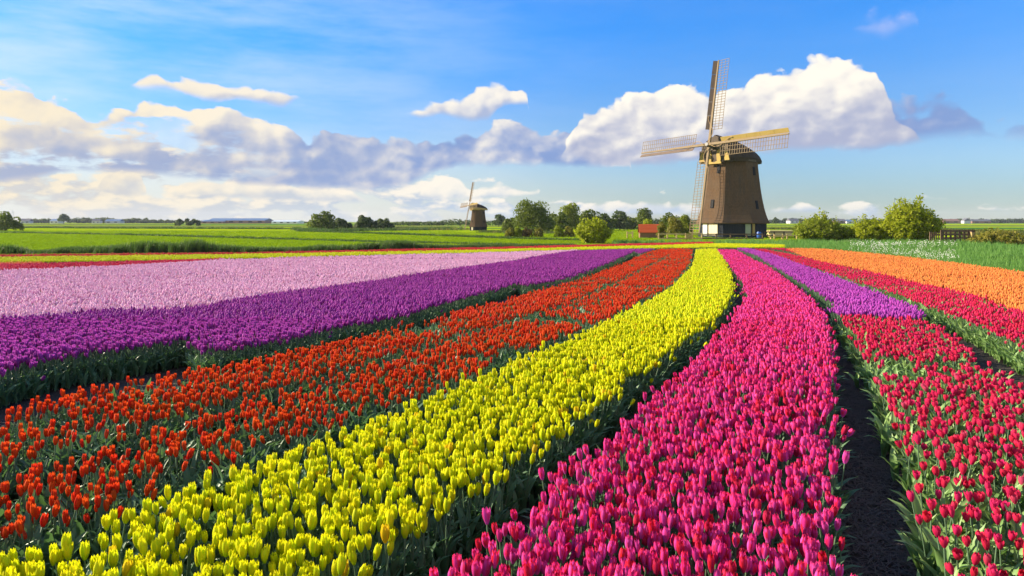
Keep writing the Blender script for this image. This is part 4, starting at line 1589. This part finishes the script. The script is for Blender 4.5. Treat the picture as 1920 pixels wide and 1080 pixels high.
MY = 112.0
build_mill('windmill', 'large thatched polder mill with four lattice sails behind the tulip beds', row(1372, MY), 54.5, -8.5, 1.0, 11.0, -1.0)
M2Y = 166.0
mill2 = build_mill('windmill', 'small thatched mill far off beside the dense round tree', row(897, M2Y) + Vector((0, 0, 0.35)), 66, 2, 0.41, 11.0, -2.0, True)

# ------------------------------------------------------------------ trees and bushes
def foliage_material(name, a, b, tr=0.35):
    m, N = material(name)
    g = N.n('ShaderNodeNewGeometry')
    tc = N.n('ShaderNodeTexCoord').outputs['Object']
    isl = g.outputs['Random Per Island']
    n = N.noise(tc, 0.55, 4.0, 0.6)
    c = N.mix(N.m('MULTIPLY_ADD', isl, 0.55, N.m('MULTIPLY', n, 0.45)), a, b)
    finish(N, thin_leaf(N, c, 0.55, 0.2, tr, N.mix(0.5, c, (0.16, 0.22, 0.01))))
    return m


M_BARK = plain('bark', (0.085, 0.065, 0.05), 0.95, 0.1, 0.4, 4, (3, 3, 0.6), 0.4)
FOL = {
    'dark': foliage_material('foliage_dark', (0.075, 0.118, 0.012), (0.175, 0.215, 0.022), 0.45),
    'mid': foliage_material('foliage_mid', (0.200, 0.260, 0.012), (0.320, 0.360, 0.025), 0.55),
    'light': foliage_material('foliage_light', (0.320, 0.385, 0.006), (0.470, 0.500, 0.020), 0.6),
    'olive': foliage_material('foliage_olive', (0.170, 0.165, 0.018), (0.300, 0.260, 0.035), 0.45),
    'deep': foliage_material('foliage_deep', (0.036, 0.068, 0.020), (0.095, 0.135, 0.034), 0.35),
    'brown': foliage_material('foliage_brown', (0.130, 0.085, 0.030), (0.230, 0.150, 0.050), 0.3),
}


def quad_cloud(name, P, Nn, size, mat, rg, long=1.6):
    n = len(P)
    Nn = Nn / np.maximum(np.linalg.norm(Nn, axis=1, keepdims=True), 1e-6)
    r = rg.normal(size=(n, 3))
    s = np.cross(Nn, r)
    s /= np.maximum(np.linalg.norm(s, axis=1, keepdims=True), 1e-6)
    t = np.cross(Nn, s)
    sz = size * rg.uniform(0.6, 1.3, n)[:, None]
    a, b = s * sz * 0.5 * long, t * sz * 0.42
    V = np.stack([P - a, P - b + Nn * sz * 0.08, P + a, P + b + Nn * sz * 0.08], 1).reshape(-1, 3)
    me = bpy.data.meshes.new(name)
    me.vertices.add(4 * n)
    me.vertices.foreach_set('co', V.astype(np.float32).ravel())
    me.loops.add(4 * n)
    me.loops.foreach_set('vertex_index', np.arange(4 * n, dtype=np.int32))
    me.polygons.add(n)
    me.polygons.foreach_set('loop_start', np.arange(0, 4 * n, 4, dtype=np.int32))
    me.materials.append(mat)
    me.update(calc_edges=True)
    me.validate()
    return me


def crown_mesh(w, h, d, nleaf, size, mat, seed, lobes=14, top=0.5, open_=0.12):
    """leaf clumps on many uneven lobes; origin at the bottom of the crown"""
    rg = np.random.default_rng(seed)
    C, Rr = [], []
    for i in range(lobes):
        u = rg.normal(size=3)
        u /= np.linalg.norm(u)
        k = rg.uniform(0.35, 0.72)
        c = np.array([u[0] * w / 2 * k, u[1] * d / 2 * k, h * 0.5 + u[2] * h / 2 * k])
        wid = 1.0 - 0.35 * max(0, (c[2] / h - top)) * 2
        c[0] *= wid
        c[1] *= wid
        C.append(c)
        Rr.append(rg.uniform(0.30, 0.46) * min(w, h * 1.1) * 0.62)
    for i in range(max(6, lobes // 2)):
        a = rg.uniform(0, 6.28)
        C.append(np.array([math.cos(a) * w * 0.32, math.sin(a) * d * 0.32, h * rg.uniform(0.08, 0.28)]))
        Rr.append(rg.uniform(0.18, 0.28) * min(w, h * 1.1))
    lobes = len(C)
    C, Rr = np.array(C), np.array(Rr)
    prob = Rr ** 2 / (Rr ** 2).sum()
    i = rg.choice(lobes, nleaf, p=prob)
    u = rg.normal(size=(nleaf, 3))
    u /= np.linalg.norm(u, axis=1, keepdims=True)
    u[:, 2] = np.where(u[:, 2] < -0.6, -u[:, 2], u[:, 2])
    rad = Rr[i] * (1 - np.abs(rg.normal(0, 0.16, nleaf))) * (1 + open_ * rg.normal(0, 1, nleaf) * (rg.random(nleaf) < 0.25))
    P = C[i] + u * rad[:, None]
    P[:, 2] = np.maximum(P[:, 2], h * 0.02)
    Nn = u + rg.normal(0, 0.55, (nleaf, 3))
    return quad_cloud('crown', P, Nn, size, mat, rg)


def trunk_mesh(h, r, seed, limbs=5, reach=1.0):
    rg = random.Random(seed)
    mb = MB()
    pts = [Vector((0, 0, -0.2))]
    for k in range(1, 5):
        pts.append(Vector((rg.uniform(-.06, .06) * h, rg.uniform(-.06, .06) * h, h * k / 4)))
    mb.tube(pts, [r * 1.25, r, r * 0.85, r * 0.65, r * 0.4], 7)
    for i in range(limbs):
        a = i * 2.4 + rg.uniform(-.4, .4)
        s = pts[2 + i % 2]
        e = s + Vector((math.cos(a) * reach, math.sin(a) * reach, h * rg.uniform(0.25, 0.6)))
        m_ = (s + e) / 2 + Vector((0, 0, h * 0.06))
        mb.tube([s, m_, e], [r * 0.5, r * 0.35, r * 0.15], 5)
    return mb.mesh('trunk', M_BARK, smooth=True)


def tree(label, px, Y, top_py, wpx, fol, seed, group=None, base_frac=0.12, nleaf=2600, cat='tree', nm='tree', lift=0.0, lobes=14, leaf=None):
    p = row(px, Y)
    sc = F / Y
    base_y = HY + (CAMZ - p.z) * sc
    H = (base_y - top_py) / sc
    W = wpx / sc
    t = thing(nm, label, cat, p, 0, group)
    cb = H * base_frac
    size = leaf or max(0.18, 0.0020 * Y)
    link('crown', crown_mesh(W * 1.10, H - cb, W * 0.9, nleaf, size, FOL[fol], seed, lobes), t, (0, 0, cb))
    link('trunk', trunk_mesh(H * 0.62, 0.025 * H + 0.05, seed, 5, W * 0.22), t)
    return t


def willow(label, px, Y, top_py, wpx, fol, seed, shoots=150, leaves=46, cat='bush', nm='willow_bush', lean=0.0, fol2=None):
    """many long shoots fanning up from the ground, set with narrow leaves"""
    p = row(px, Y)
    sc = F / Y
    base_y = HY + (CAMZ - p.z) * sc
    H = (base_y - top_py) / sc
    W = wpx / sc
    rg = np.random.default_rng(seed)
    t = thing(nm, label, cat, p, 0)
    mb = MB()
    Ps, Ns = [], []
    for i in range(shoots):
        a = rg.uniform(0, 2 * math.pi)
        ro = math.sqrt(rg.random())
        ex, ey = math.cos(a) * ro * W / 2, math.sin(a) * ro * W / 2 * 0.8
        ez = H * (1 - 0.55 * ro ** 2.2) * (rg.uniform(0.70, 1.0) if i % 9 else rg.uniform(1.0, 1.16))
        b = np.array([ex * 0.35 + rg.normal(0, W * 0.05), ey * 0.35, 0.0])
        e = np.array([ex + lean * H * rg.uniform(0, .3), ey, ez])
        m_ = (b + e) / 2 + np.array([ex * 0.10, ey * 0.10, 0.05 * H])
        if i % 3 == 0:
            mb.tube([b, m_, e], [0.035, 0.022, 0.008], 4)
        tt = rg.random(leaves) ** 0.8
        q = ((1 - tt) ** 2)[:, None] * b + (2 * tt * (1 - tt))[:, None] * m_ + (tt ** 2)[:, None] * e
        q = q + rg.normal(0, 0.05 + 0.035 * W * 0.6, (leaves, 3)) * np.array([1, 1, 0.7])
        q[:, 2] = np.maximum(q[:, 2], 0.03)
        Ps.append(q)
        out = np.stack([np.full(leaves, math.cos(a)), np.full(leaves, math.sin(a)), np.full(leaves, 0.4)], 1)
        Ns.append(out + rg.normal(0, 0.7, (leaves, 3)))
    P, Nn = np.concatenate(Ps), np.concatenate(Ns)
    link('foliage', quad_cloud('foliage', P, Nn, 0.13 + 0.0007 * Y, FOL[fol], rg, 1.9), t)
    mb.build('stems', M_BARK, t, smooth=True)
    return t


# trees in the middle distance, left to right
tree('dark round bush at the far left end of the meadow', 12, 190, 401, 62, 'dark', 1, base_frac=0.0, cat='bush', nm='bush')
tree('broad dark tree, largest of the row left of the small mill', 601, 205, 398, 68, 'dark', 2, base_frac=0.04, nleaf=3600, lobes=18)
tree('low dark tree close beside the broad one of the row', 640, 215, 408, 44, 'deep', 3, 'trees left of the small mill', 0.05)
tree('rounded dark tree in the gap of the row left of the small mill', 683, 210, 405, 40, 'deep', 4, 'trees left of the small mill', 0.05)
tree('last dark tree of the row towards the small mill', 718, 210, 407, 42, 'deep', 5, 'trees left of the small mill', 0.05)
tree('tall far tree standing out of the wood just right of the small mill', 935, 330, 403, 26, 'deep', 6, None, 0.2, 1500)
tree('big dense dark green tree with a broad uneven crown', 1000, 160, 374, 80, 'dark', 7, None, 0.02, 7000, lobes=24)
tree('pale green rounded tree next to the big dense one', 1068, 185, 382, 50, 'mid', 8, None, 0.04, 4200)
tree('short dark tree in front of the pale green one', 1053, 172, 397, 30, 'dark', 9, None, 0.05, 1800)
tree('dark tree right behind the pale green one', 1106, 190, 391, 40, 'dark', 10, None, 0.08, 2400)
tree('small dark tree between the willow bush and the round tree', 1132, 205, 401, 28, 'deep', 11, None, 0.05, 1600)
tree('round dark tree standing alone before the tallest far tree', 1162, 215, 398, 35, 'deep', 12, None, 0.06, 2200)
tree('far dark tree with flat crown above the red shed', 1204, 225, 389, 39, 'dark', 13, None, 0.15, 2400)
tree('small round pale bush behind the shed roof', 1214, 150, 411, 20, 'light', 14, None, 0.0, 1200, 'bush', 'bush')
tree('yellowing shrub leaning over the red shed roof', 1240, 104, 413, 16, 'olive', 15, None, 0.02, 2200, 'bush', 'shrub')
tree('low dark tree behind the yellowing shrub', 1254, 135, 399, 36, 'dark', 16, None, 0.05, 1900)
tree('brown green shrub between the yellowing one and the mill sail', 1266, 121, 406, 32, 'olive', 17, None, 0.02, 2200, 'bush', 'shrub')
tree('dark shrub closest to the foot of the lower sail', 1284, 123, 401, 30, 'mid', 18, None, 0.02, 2000, 'bush', 'shrub')
for i, (px, w, topy, fol, lab) in enumerate((
        (956, 16, 427, 'olive', 'tiny yellowish shrub nearest the small mill'), (972, 18, 425, 'mid', 'small green shrub under the big dense tree'),
        (988, 17, 427, 'brown', 'small brownish shrub under the big dense tree'), (1009, 22, 426, 'olive', 'rounded yellow green shrub below the dense crown'),
        (1047, 20, 424, 'mid', 'small shrub below the short dark tree'), (1068, 22, 423, 'olive', 'yellowish shrub just left of the bright willow bush'))):
    tree(lab, px, 112, topy, w, fol, 30 + i, None, 0.0, 800, 'bush', 'shrub', lobes=9)

for i, (px, Y, tp, w, fl) in enumerate(((955, 178, 408, 34, 'dark'), (1030, 182, 400, 40, 'dark'), (1088, 195, 401, 34, 'mid'), (1120, 200, 405, 30, 'dark'), (1146, 212, 407, 26, 'dark'), (1183, 220, 405, 28, 'dark'))):
    tree(('low dark tree filling the gap left of the big dense one', 'low tree joining the big dense one to the pale green one', 'low green tree right behind the pale green one', 'low dark tree above the bright willow bush', 'low tree between the willow bush and the round dark tree', 'low tree between the round dark tree and the flat crowned one')[i], px, Y, tp, w, fl, 130 + i, None, 0.0, 1700, lobes=10)

willow('bright green willow bush by the tulip edge left of the mill', 1112, 80, 409, 76, 'light', 40, 150, 40)
willow('loose green bush with thin shoots right of the mill', 1534, 80, 402, 98, 'mid', 41, 210, 44)
willow('tall thin sprig rising out of the loose bush', 1541, 80.5, 386, 26, 'light', 42, 14, 30, 'sprig', 'willow_sprig')
willow('low spreading bush between the loose bush and the pointed one', 1580, 80, 425, 64, 'mid', 43, 110, 36)
willow('pointed green bush left of the great willow', 1628, 78, 406, 80, 'light', 44, 170, 42)
willow('great round willow bush, tallest on the right side', 1707, 76, 373, 112, 'light', 45, 400, 54)
willow('rough hedge growing out of the right edge beyond the gate', 1880, 68, 431, 130, 'olive', 46, 150, 36, 'hedge', 'rough_hedge')
willow('rough hedge farther on at the right edge, behind the first', 2040, 70, 432, 150, 'mid', 47, 120, 36, 'hedge', 'rough_hedge')
willow('tuft of golden dry reed beside the dark gate', 1822, 70, 440, 15, 'brown', 48, 30, 26, 'reed', 'reed_clump')


# ------------------------------------------------------------------ far away: woods, houses, masts
M_FARWALL = plain('far_house_wall', (0.62, 0.60, 0.56), 0.8)
M_FARBRICK = plain('far_house_brick', (0.26, 0.14, 0.11), 0.8)
M_BLUEROOF = plain('blue_steel_roof', (0.10, 0.17, 0.30), 0.5, 0.3, 0.1)
M_GREYROOF = plain('grey_roof', (0.13, 0.13, 0.15), 0.7)
M_REDROOF = plain('red_tile_roof', (0.46, 0.085, 0.022), 0.75, 0.2, 0.3, 6)
M_GLASSHOUSE = plain('greenhouse_glass', (0.70, 0.74, 0.76), 0.25, 0.5, 0.1)


def wood_mass(name, label, spans, Y, fol, seed, step=9.0):
    rg = np.random.default_rng(seed)
    Ps, Ns = [], []
    for x0, x1, t0, t1 in spans:
        wx0, wx1 = (x0 - CX) / F * Y, (x1 - CX) / F * Y
        k = max(2, int((wx1 - wx0) / step))
        for i in range(k):
            cx = wx0 + (wx1 - wx0) * (i + rg.uniform(0.1, 0.9)) / k
            tp = rg.uniform(t0, t1)
            H = CAMZ + 0.75 + (HY - tp) / F * Y
            w = step * rg.uniform(1.6, 2.8)
            n = 150
            u = rg.normal(size=(n, 3))
            u /= np.linalg.norm(u, axis=1, keepdims=True)
            rr = rg.uniform(0.6, 1.0, n)[:, None]
            q = u * rr * np.array([w * 0.62, w * 0.5, H * 0.5]) + np.array([cx, Y + rg.normal(0, step * 0.6), H * 0.5])
            q[:, 2] = np.clip(q[:, 2], 0, None) + float(zg(Y))
            Ps.append(q)
            Ns.append(u + rg.normal(0, .5, (n, 3)))
    link(name, quad_cloud(name, np.concatenate(Ps), np.concatenate(Ns), 0.0016 * Y, FOL[fol], rg), kind='stuff', label=label, category='wood')


wood_mass('woods', 'far dark wood on both sides of the small mill', [(735, 835, 414, 417), (832, 880, 409, 413), (876, 962, 411, 414)], 420, 'deep', 61, 3)
wood_mass('woods', 'low far treeline along the horizon on the left', [(38, 115, 409, 413), (130, 270, 407, 412), (262, 330, 411, 414), (380, 420, 412, 414), (505, 575, 414, 416)], 900, 'deep', 62, 3.6)
wood_mass('woods', 'low blue dark treeline along the horizon right of the mill', [(1425, 1490, 411, 414), (1470, 1530, 408, 412), (1560, 1660, 409, 413), (1750, 1930, 409, 413), (1930, 2250, 408, 413)], 950, 'deep', 63, 3.6)
wood_mass('woods', 'distant trees filling the horizon behind the round trees', [(1130, 1320, 408, 413)], 520, 'deep', 64, 3.5)
tree('lone far tree taller than the left treeline', 120, 700, 401.5, 21, 'deep', 65, None, 0.25, 900)
tree('dark clump of trees in front of the blue hall', 352, 420, 408.5, 62, 'deep', 66, None, 0.0, 1800, 'bush', 'tree_clump')
tree('tiny round tree on the horizon just right of the mill', 1455, 600, 409, 11, 'deep', 67, None, 0.2, 600)


def house(label, px, Y, w, d, wall_h, roof_h, wallm, roofm, turn=0.0, group=None, nm='house', cat='house', windows=2):
    t = thing(nm, label, cat, row(px, Y), R(turn), group)
    m_ = MB()
    m_.box((0, 0, wall_h / 2), (w, d, wall_h))
    m_.build('wall', wallm, t)
    m_ = MB()
    e = 0.3
    a, b = w / 2 + e, d / 2 + e
    m_.add([(-a, -b, wall_h - 0.05), (a, -b, wall_h - 0.05), (a, b, wall_h - 0.05), (-a, b, wall_h - 0.05), (-a, 0, wall_h + roof_h), (a, 0, wall_h + roof_h)],
           [(0, 1, 5, 4), (2, 3, 4, 5), (0, 4, 3), (1, 2, 5), (3, 2, 1, 0)])
    m_.build('roof', roofm, t)
    for k in range(windows):
        m_ = MB()
        m_.box(((k + 0.5) / windows * w - w / 2, -d / 2 - 0.01, wall_h * 0.55), (w / windows * 0.4, 0.08, wall_h * 0.4))
        m_.build('window', M_PANE, t)
    return t


house('long blue roofed hall on the horizon at the left', 452, 800, 66, 30, 3.6, 2.6, M_FARBRICK, M_BLUEROOF, 0, None, 'warehouse', 'hall', 6)
house('lower blue roofed annex left of the long hall', 405, 790, 26, 20, 2.6, 1.6, M_FARBRICK, M_BLUEROOF, 0, None, 'warehouse', 'hall', 3)
house('pale glass greenhouse right of the blue hall', 540, 780, 30, 22, 2.4, 1.4, M_GLASSHOUSE, M_GLASSHOUSE, 0, None, 'greenhouse', 'greenhouse', 4)
house('white farmhouse in the treeline nearest the left edge', 50, 850, 11, 9, 3, 3, M_FARWALL, M_GREYROOF, 8)
house('pale house under the lone far tree', 107, 820, 12, 9, 3, 2.6, M_FARWALL, M_BLUEROOF, -10)
house('small white house between the lone tree and the dark clump', 182, 830, 9, 8, 3, 2.5, M_FARWALL, M_GREYROOF, 12)
house('blue grey barn in the left treeline', 215, 840, 18, 11, 2.8, 2.4, M_FARWALL, M_BLUEROOF, 0)
house('white house on the horizon behind the loose bush', 1486, 860, 12, 9, 3.2, 3, M_FARWALL, M_GREYROOF, 10)
house('brick house on the horizon between the two bushes', 1572, 860, 14, 9, 3, 2.6, M_FARBRICK, M_GREYROOF, -5)
house('blue roofed barn on the horizon between the two bushes', 1600, 880, 22, 11, 2.6, 2, M_FARWALL, M_BLUEROOF, 0)
house('long brick row house on the far right horizon', 1780, 880, 22, 9, 3, 2.6, M_FARBRICK, M_FARBRICK, 3)
house('white gabled house on the far right horizon', 1811, 860, 7, 8, 3.4, 3.2, M_FARWALL, M_GREYROOF, 85)
house('long low house on the far right horizon', 1836, 870, 24, 9, 2.8, 2.4, M_FARBRICK, M_GREYROOF, 0)


def mast(label, px, Y, top_py, r, nm='mast', cat='mast', arms=False):
    p = row(px, Y)
    H = CAMZ - p.z + (HY - top_py) / F * Y
    t = thing(nm, label, cat, p)
    m_ = MB()
    m_.tube([(0, 0, 0), (0, 0, H)], [r, r * 0.6], 6)
    m_.build('tower' if arms else 'pole', M_FARWALL if arms else M_GREYROOF, t)
    if arms:
        hb = MB()
        hb.tube([(0, -1.4, H), (0, 0.8, H)], [0.6, 0.5], 6)
        hub_ = hb.build('hub', M_FARWALL, t)
        for k in range(3):
            a = R(90 + 120 * k + 20)
            b = MB()
            b.tube([(0, -1.5, H), (math.cos(a) * H * 0.42, -1.5, H + math.sin(a) * H * 0.42)], [0.35, 0.08], 4)
            b.build('blade', M_FARWALL, t)
    else:
        cb = MB()
        cb.box((0, 0, H * 0.96), (r * 6, r * 2, r * 2))
        cb.build('crossarm', M_GREYROOF, t)


mast('thin wind turbine on the horizon above the dark bush', 25, 1500, 398, 0.5, 'wind_turbine', 'wind turbine', True)
mast('thin mast on the horizon left of the great willow', 1637, 900, 403, 0.35)
mast('thin pole on the horizon behind the pointed bush', 1624, 900, 404, 0.35)
mast('slender mast on the horizon above the white gabled house', 1817, 900, 408, 0.25)

# ------------------------------------------------------------------ around the mill
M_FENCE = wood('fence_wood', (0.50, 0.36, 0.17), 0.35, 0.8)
M_FENCE_OLD_SHADED = wood('old_and_shaded_fence_wood', (0.13, 0.085, 0.055), 0.35, 0.85)  # dark old wood, and fence wood with shade put into its colour
M_BLUEBARREL = plain('blue_plastic', (0.03, 0.10, 0.40), 0.4, 0.4, 0.1)
M_LOG = wood('pale_timber', (0.66, 0.53, 0.28), 0.3, 0.8)


def fence(label, pts, mat, h, rails, post_w=0.16, nm='wooden_fence', slats=0):
    o = pts[0]
    t = thing(nm, label, 'fence', o)
    for p in pts:
        m_ = MB()
        q = p - o
        m_.box(q + Vector((0, 0, h / 2)), (post_w, post_w, h + 0.12))
        m_.build('post', mat, t)
    for a, b in zip(pts[:-1], pts[1:]):
        for rh in rails:
            m_ = MB()
            m_.bar(a - o + Vector((0, -0.10, rh)), b - o + Vector((0, -0.10, rh)), 0.17, 0.06, Vector((0, 0, 1)))
            m_.build('rail', mat, t)
        if slats:
            for k in range(slats):
                m_ = MB()
                q = a + (b - a) * ((k + 0.5) / slats) - o
                m_.bar(q + Vector((0, -0.16, 0.05)), q + Vector((0, -0.16, h + 0.05)), 0.09, 0.03, Vector((1, 0, 0)))
                m_.build('picket', mat, t)
    return t


def gp(px, Y, dz=0.0):
    p = row(px, Y)
    p.z += dz
    return p


fence('sunlit wooden rail fence left of the mill', [gp(x, 97) for x in (1235, 1251.5, 1268.5, 1286)], M_FENCE, 0.86, (0.16, 0.80))
fence('short rail fence between the board gate and the mill door', [gp(x, 97.5) for x in (1298, 1316)], M_FENCE, 0.86, (0.16, 0.80))
fence('shade darkened rail fence in front of the shaded mill foot', [gp(x, 98) for x in (1316.5, 1343, 1370, 1400, 1430)], M_FENCE_OLD_SHADED, 0.80, (0.16, 0.75))  # same fence going on; its darker wood colour stands in for shade
fence('rail fence running on behind the mill to the loose bush', [gp(x, 108) for x in (1434, 1452, 1470, 1490, 1512)], M_FENCE_OLD_SHADED, 0.95, (0.35, 0.9))
fence('pale rail fence nearest the bush right of the mill', [gp(x, 99) for x in (1452, 1468, 1476, 1494)], M_FENCE, 0.7, (0.55,))

g = thing('board_gate', 'brown board gate between the two sunlit rail fences', 'gate', gp(1291.5, 96.8))
for k in range(5):
    m_ = MB()
    m_.box((-0.34 + k * 0.17, 0, 0.45), (0.155, 0.05, 0.86))
    m_.build('board', M_BOARDWOOD, g)
m_ = MB()
m_.bar((-0.42, -0.05, 0.2), (0.42, -0.05, 0.75), 0.1, 0.04, Vector((0, 0, 1)))
m_.build('brace', M_FENCE, g)

# red roofed shed
sp = gp(1221, 108)
sh = thing('shed', 'small shed with steep red tiled roof left of the mill', 'shed', sp, R(-6))
m_ = MB()
m_.box((0, 0, 0.45), (3.7, 2.4, 0.9))
m_.build('wall', M_BRICKBASE, sh)
roof = MB()
roof.add([(-2.0, -1.45, 0.82), (2.0, -1.45, 0.82), (2.0, 1.45, 0.82), (-2.0, 1.45, 0.82), (-2.0, 0, 2.1), (2.0, 0, 2.1)], [(0, 1, 5, 4), (2, 3, 4, 5), (3, 2, 1, 0)])
rf = roof.build('roof', M_REDROOF, sh)
til = None
for r_ in range(6):
    for c_ in range(14):
        f0, f1 = r_ / 6, (r_ + 1) / 6
        if til is None:
            tb = MB()
            d_ = Vector((0, 1.45, 1.28)) / 6 * 1.12
            nrm_ = Vector((0, -1.28, 1.45)).normalized()
            tb.bar(nrm_ * 0.05, d_ + nrm_ * 0.02, 0.262, 0.03, Vector((1, 0, 0)))
            til = tb.mesh('roof_tile', M_REDROOF)
        link('roof_tile', til, rf, (-1.86 + c_ * 0.286, -1.47 + f0 * 1.45, 0.82 + f0 * 1.28))
for sx in (-1, 1):
    m_ = MB()
    m_.add([(sx * 1.86, -1.2, 0.9), (sx * 1.86, 1.2, 0.9), (sx * 1.86, 0, 1.98)], [(0, 1, 2)])
    m_.add([(sx * 1.80, -1.2, 0.9), (sx * 1.80, 1.2, 0.9), (sx * 1.80, 0, 1.98)], [(0, 1, 2)])
    m_.build('gable', M_TAR, sh)
fence('two old posts and a rail beside the shed', [gp(1176, 105), gp(1186, 105)], M_FENCE, 1.0, (0.8,))

# barrel, timber and bench
bp = gp(1423, 105.2)
b = thing('barrel', 'blue plastic barrel against the shaded corner of the mill', 'barrel', bp, 0, None, 0.8)
m_ = MB()
m_.tube([(0, 0, 0), (0, 0, 0.12), (0, 0, 0.62), (0, 0, 1.1), (0, 0, 1.18)], [0.36, 0.42, 0.45, 0.42, 0.36], 14)
m_.build('body', M_BLUEBARREL, b, smooth=True)
m_ = MB()
m_.tube([(0, 0, 1.18), (0, 0, 1.24)], [0.33, 0.31], 14)
m_.build('lid', M_BLUEBARREL, b)
tp = gp(1462, 122)
tm = thing('timber_stack', 'pale stack of long timber right of the mill', 'timber stack', tp, R(3))
rg0 = random.Random(4)
for lv in range(3):
    for k in range(4 - (lv > 1)):
        m_ = MB()
        L_ = rg0.uniform(3.6, 4.6)
        c_ = Vector((rg0.uniform(-.2, .2), -0.6 + k * 0.38 + 0.12 * lv, 0.18 + lv * 0.33))
        m_.tube([c_ - Vector((L_ / 2, 0, 0)), c_ + Vector((L_ / 2, 0, 0))], [0.17, 0.16], 8)
        m_.build('log', M_LOG, tm)
pk = thing('picnic_bench', 'low wooden bench in front of the fence right of the mill', 'bench', gp(1456, 97.5), R(8))
m_ = MB()
m_.box((0, 0, 0.42), (2.3, 0.36, 0.07))
m_.build('seat', M_FENCE, pk)
for sx in (-0.9, 0.9):
    m_ = MB()
    m_.box((sx, 0, 0.19), (0.09, 0.3, 0.38))
    m_.build('leg', M_FENCE, pk)

# dark lattice gate and pickets at the right
gt = thing('lattice_gate', 'dark brown wooden gate with square openings beside the great willow', 'gate', gp(1795, 70), R(-4), None, 1.35)
for k in range(8):
    m_ = MB()
    m_.box((-1.15 + k * 0.33, 0, 0.62), (0.14, 0.06, 1.22))
    m_.build('slat', M_FENCE_OLD_SHADED, gt)
for k in range(5):
    m_ = MB()
    m_.box((0.0, -0.062, 0.10 + k * 0.275), (2.5, 0.06, 0.14))
    m_.build('crossbar', M_FENCE_OLD_SHADED, gt)
m_ = MB()
m_.bar((0.1, -0.13, 0.05), (1.35, -0.13, 0.55), 0.12, 0.05, Vector((0, 0, 1)))
m_.build('brace', M_FENCE_OLD_SHADED, gt)
fence('thin picket fence between the great willow and the dark gate', [gp(1744, 71), gp(1768, 70.5)], M_FENCE_OLD_SHADED, 1.45, (0.50, 1.2), 0.12, 'picket_fence', 6)
m_ = thing('gate_post', 'stout golden brown post at the right end of the dark gate', 'post', gp(1823, 69.6), 0, None, 1.25)
q = MB()
q.box((0, 0, 0.6), (0.22, 0.22, 1.2))
q.build('shaft', M_FENCE, m_)
q = MB()
q.box((0, 0, 1.23), (0.28, 0.28, 0.07))
q.build('cap', M_FENCE_OLD_SHADED, m_)
# dark boat-like plank lying before the bushes
bt = thing('rowing_boat', 'dark upturned boat lying between the bushes at the grass edge', 'boat', gp(1590, 74.5), R(6))
hull = MB()
secs_ = [(-1.7, 0.05, 0.12), (-1.2, 0.45, 0.38), (0.0, 0.62, 0.52), (1.1, 0.52, 0.55), (1.6, 0.40, 0.50)]
nn_ = 7
for x_, w_, h_ in secs_:
    for k in range(nn_):
        a = math.pi * k / (nn_ - 1)
        hull.v.append((x_, -math.cos(a) * w_, math.sin(a) * h_))
for i in range(len(secs_) - 1):
    for k in range(nn_ - 1):
        hull.f.append((i * nn_ + k, i * nn_ + k + 1, (i + 1) * nn_ + k + 1, (i + 1) * nn_ + k))
        hull.mi.append(0)
hull.f.append(tuple((len(secs_) - 1) * nn_ + k for k in range(nn_)))
hull.mi.append(0)
hull.build('hull', M_FENCE_OLD_SHADED, bt, smooth=False)
kl = MB()
kl.bar((-1.6, 0, 0.18), (1.6, 0, 0.56), 0.08, 0.06, Vector((0, 1, 0)))
kl.build('keel', M_TAR, bt)

# grassy mound under the small mill
def mound():
    p = row(897, M2Y)
    v, f = [(p.x, p.y, p.z + 0.42)], []
    for j, (r_, h_) in enumerate(((2.6, 0.40), (4.0, 0.22), (5.6, -0.02))):
        for k in range(20):
            a = 2 * math.pi * k / 20
            v.append((p.x + math.cos(a) * r_ * 1.2, p.y + math.sin(a) * r_, p.z + h_))
    for k in range(20):
        f.append((0, 1 + k, 1 + (k + 1) % 20))
        for j in range(2):
            f.append((1 + j * 20 + k, 1 + (j + 1) * 20 + k, 1 + (j + 1) * 20 + (k + 1) % 20, 1 + j * 20 + (k + 1) % 20))
    link('ground_mound', mesh_from('ground_mound', v, f, [M_MEADOW], smooth=True), kind='structure')


mound()


# ------------------------------------------------------------------ thin summer haze over the whole land
def haze():
    m, N = material('haze')
    pv = N.n('ShaderNodeVolumePrincipled')
    pv.inputs['Color'].default_value = (0.80, 0.88, 1.0, 1)
    pv.inputs['Density'].default_value = 0.00011
    pv.inputs['Anisotropy'].default_value = 0.0
    o = N.n('ShaderNodeOutputMaterial')
    N.put(o.inputs['Volume'], pv.outputs[0])
    mb = MB()
    mb.box((0, 1485, 20), (6200, 3230, 45))
    h = mb.build('haze', m, kind='stuff', label='thin bluish haze lying over the far fields', category='haze')
    return h


haze()
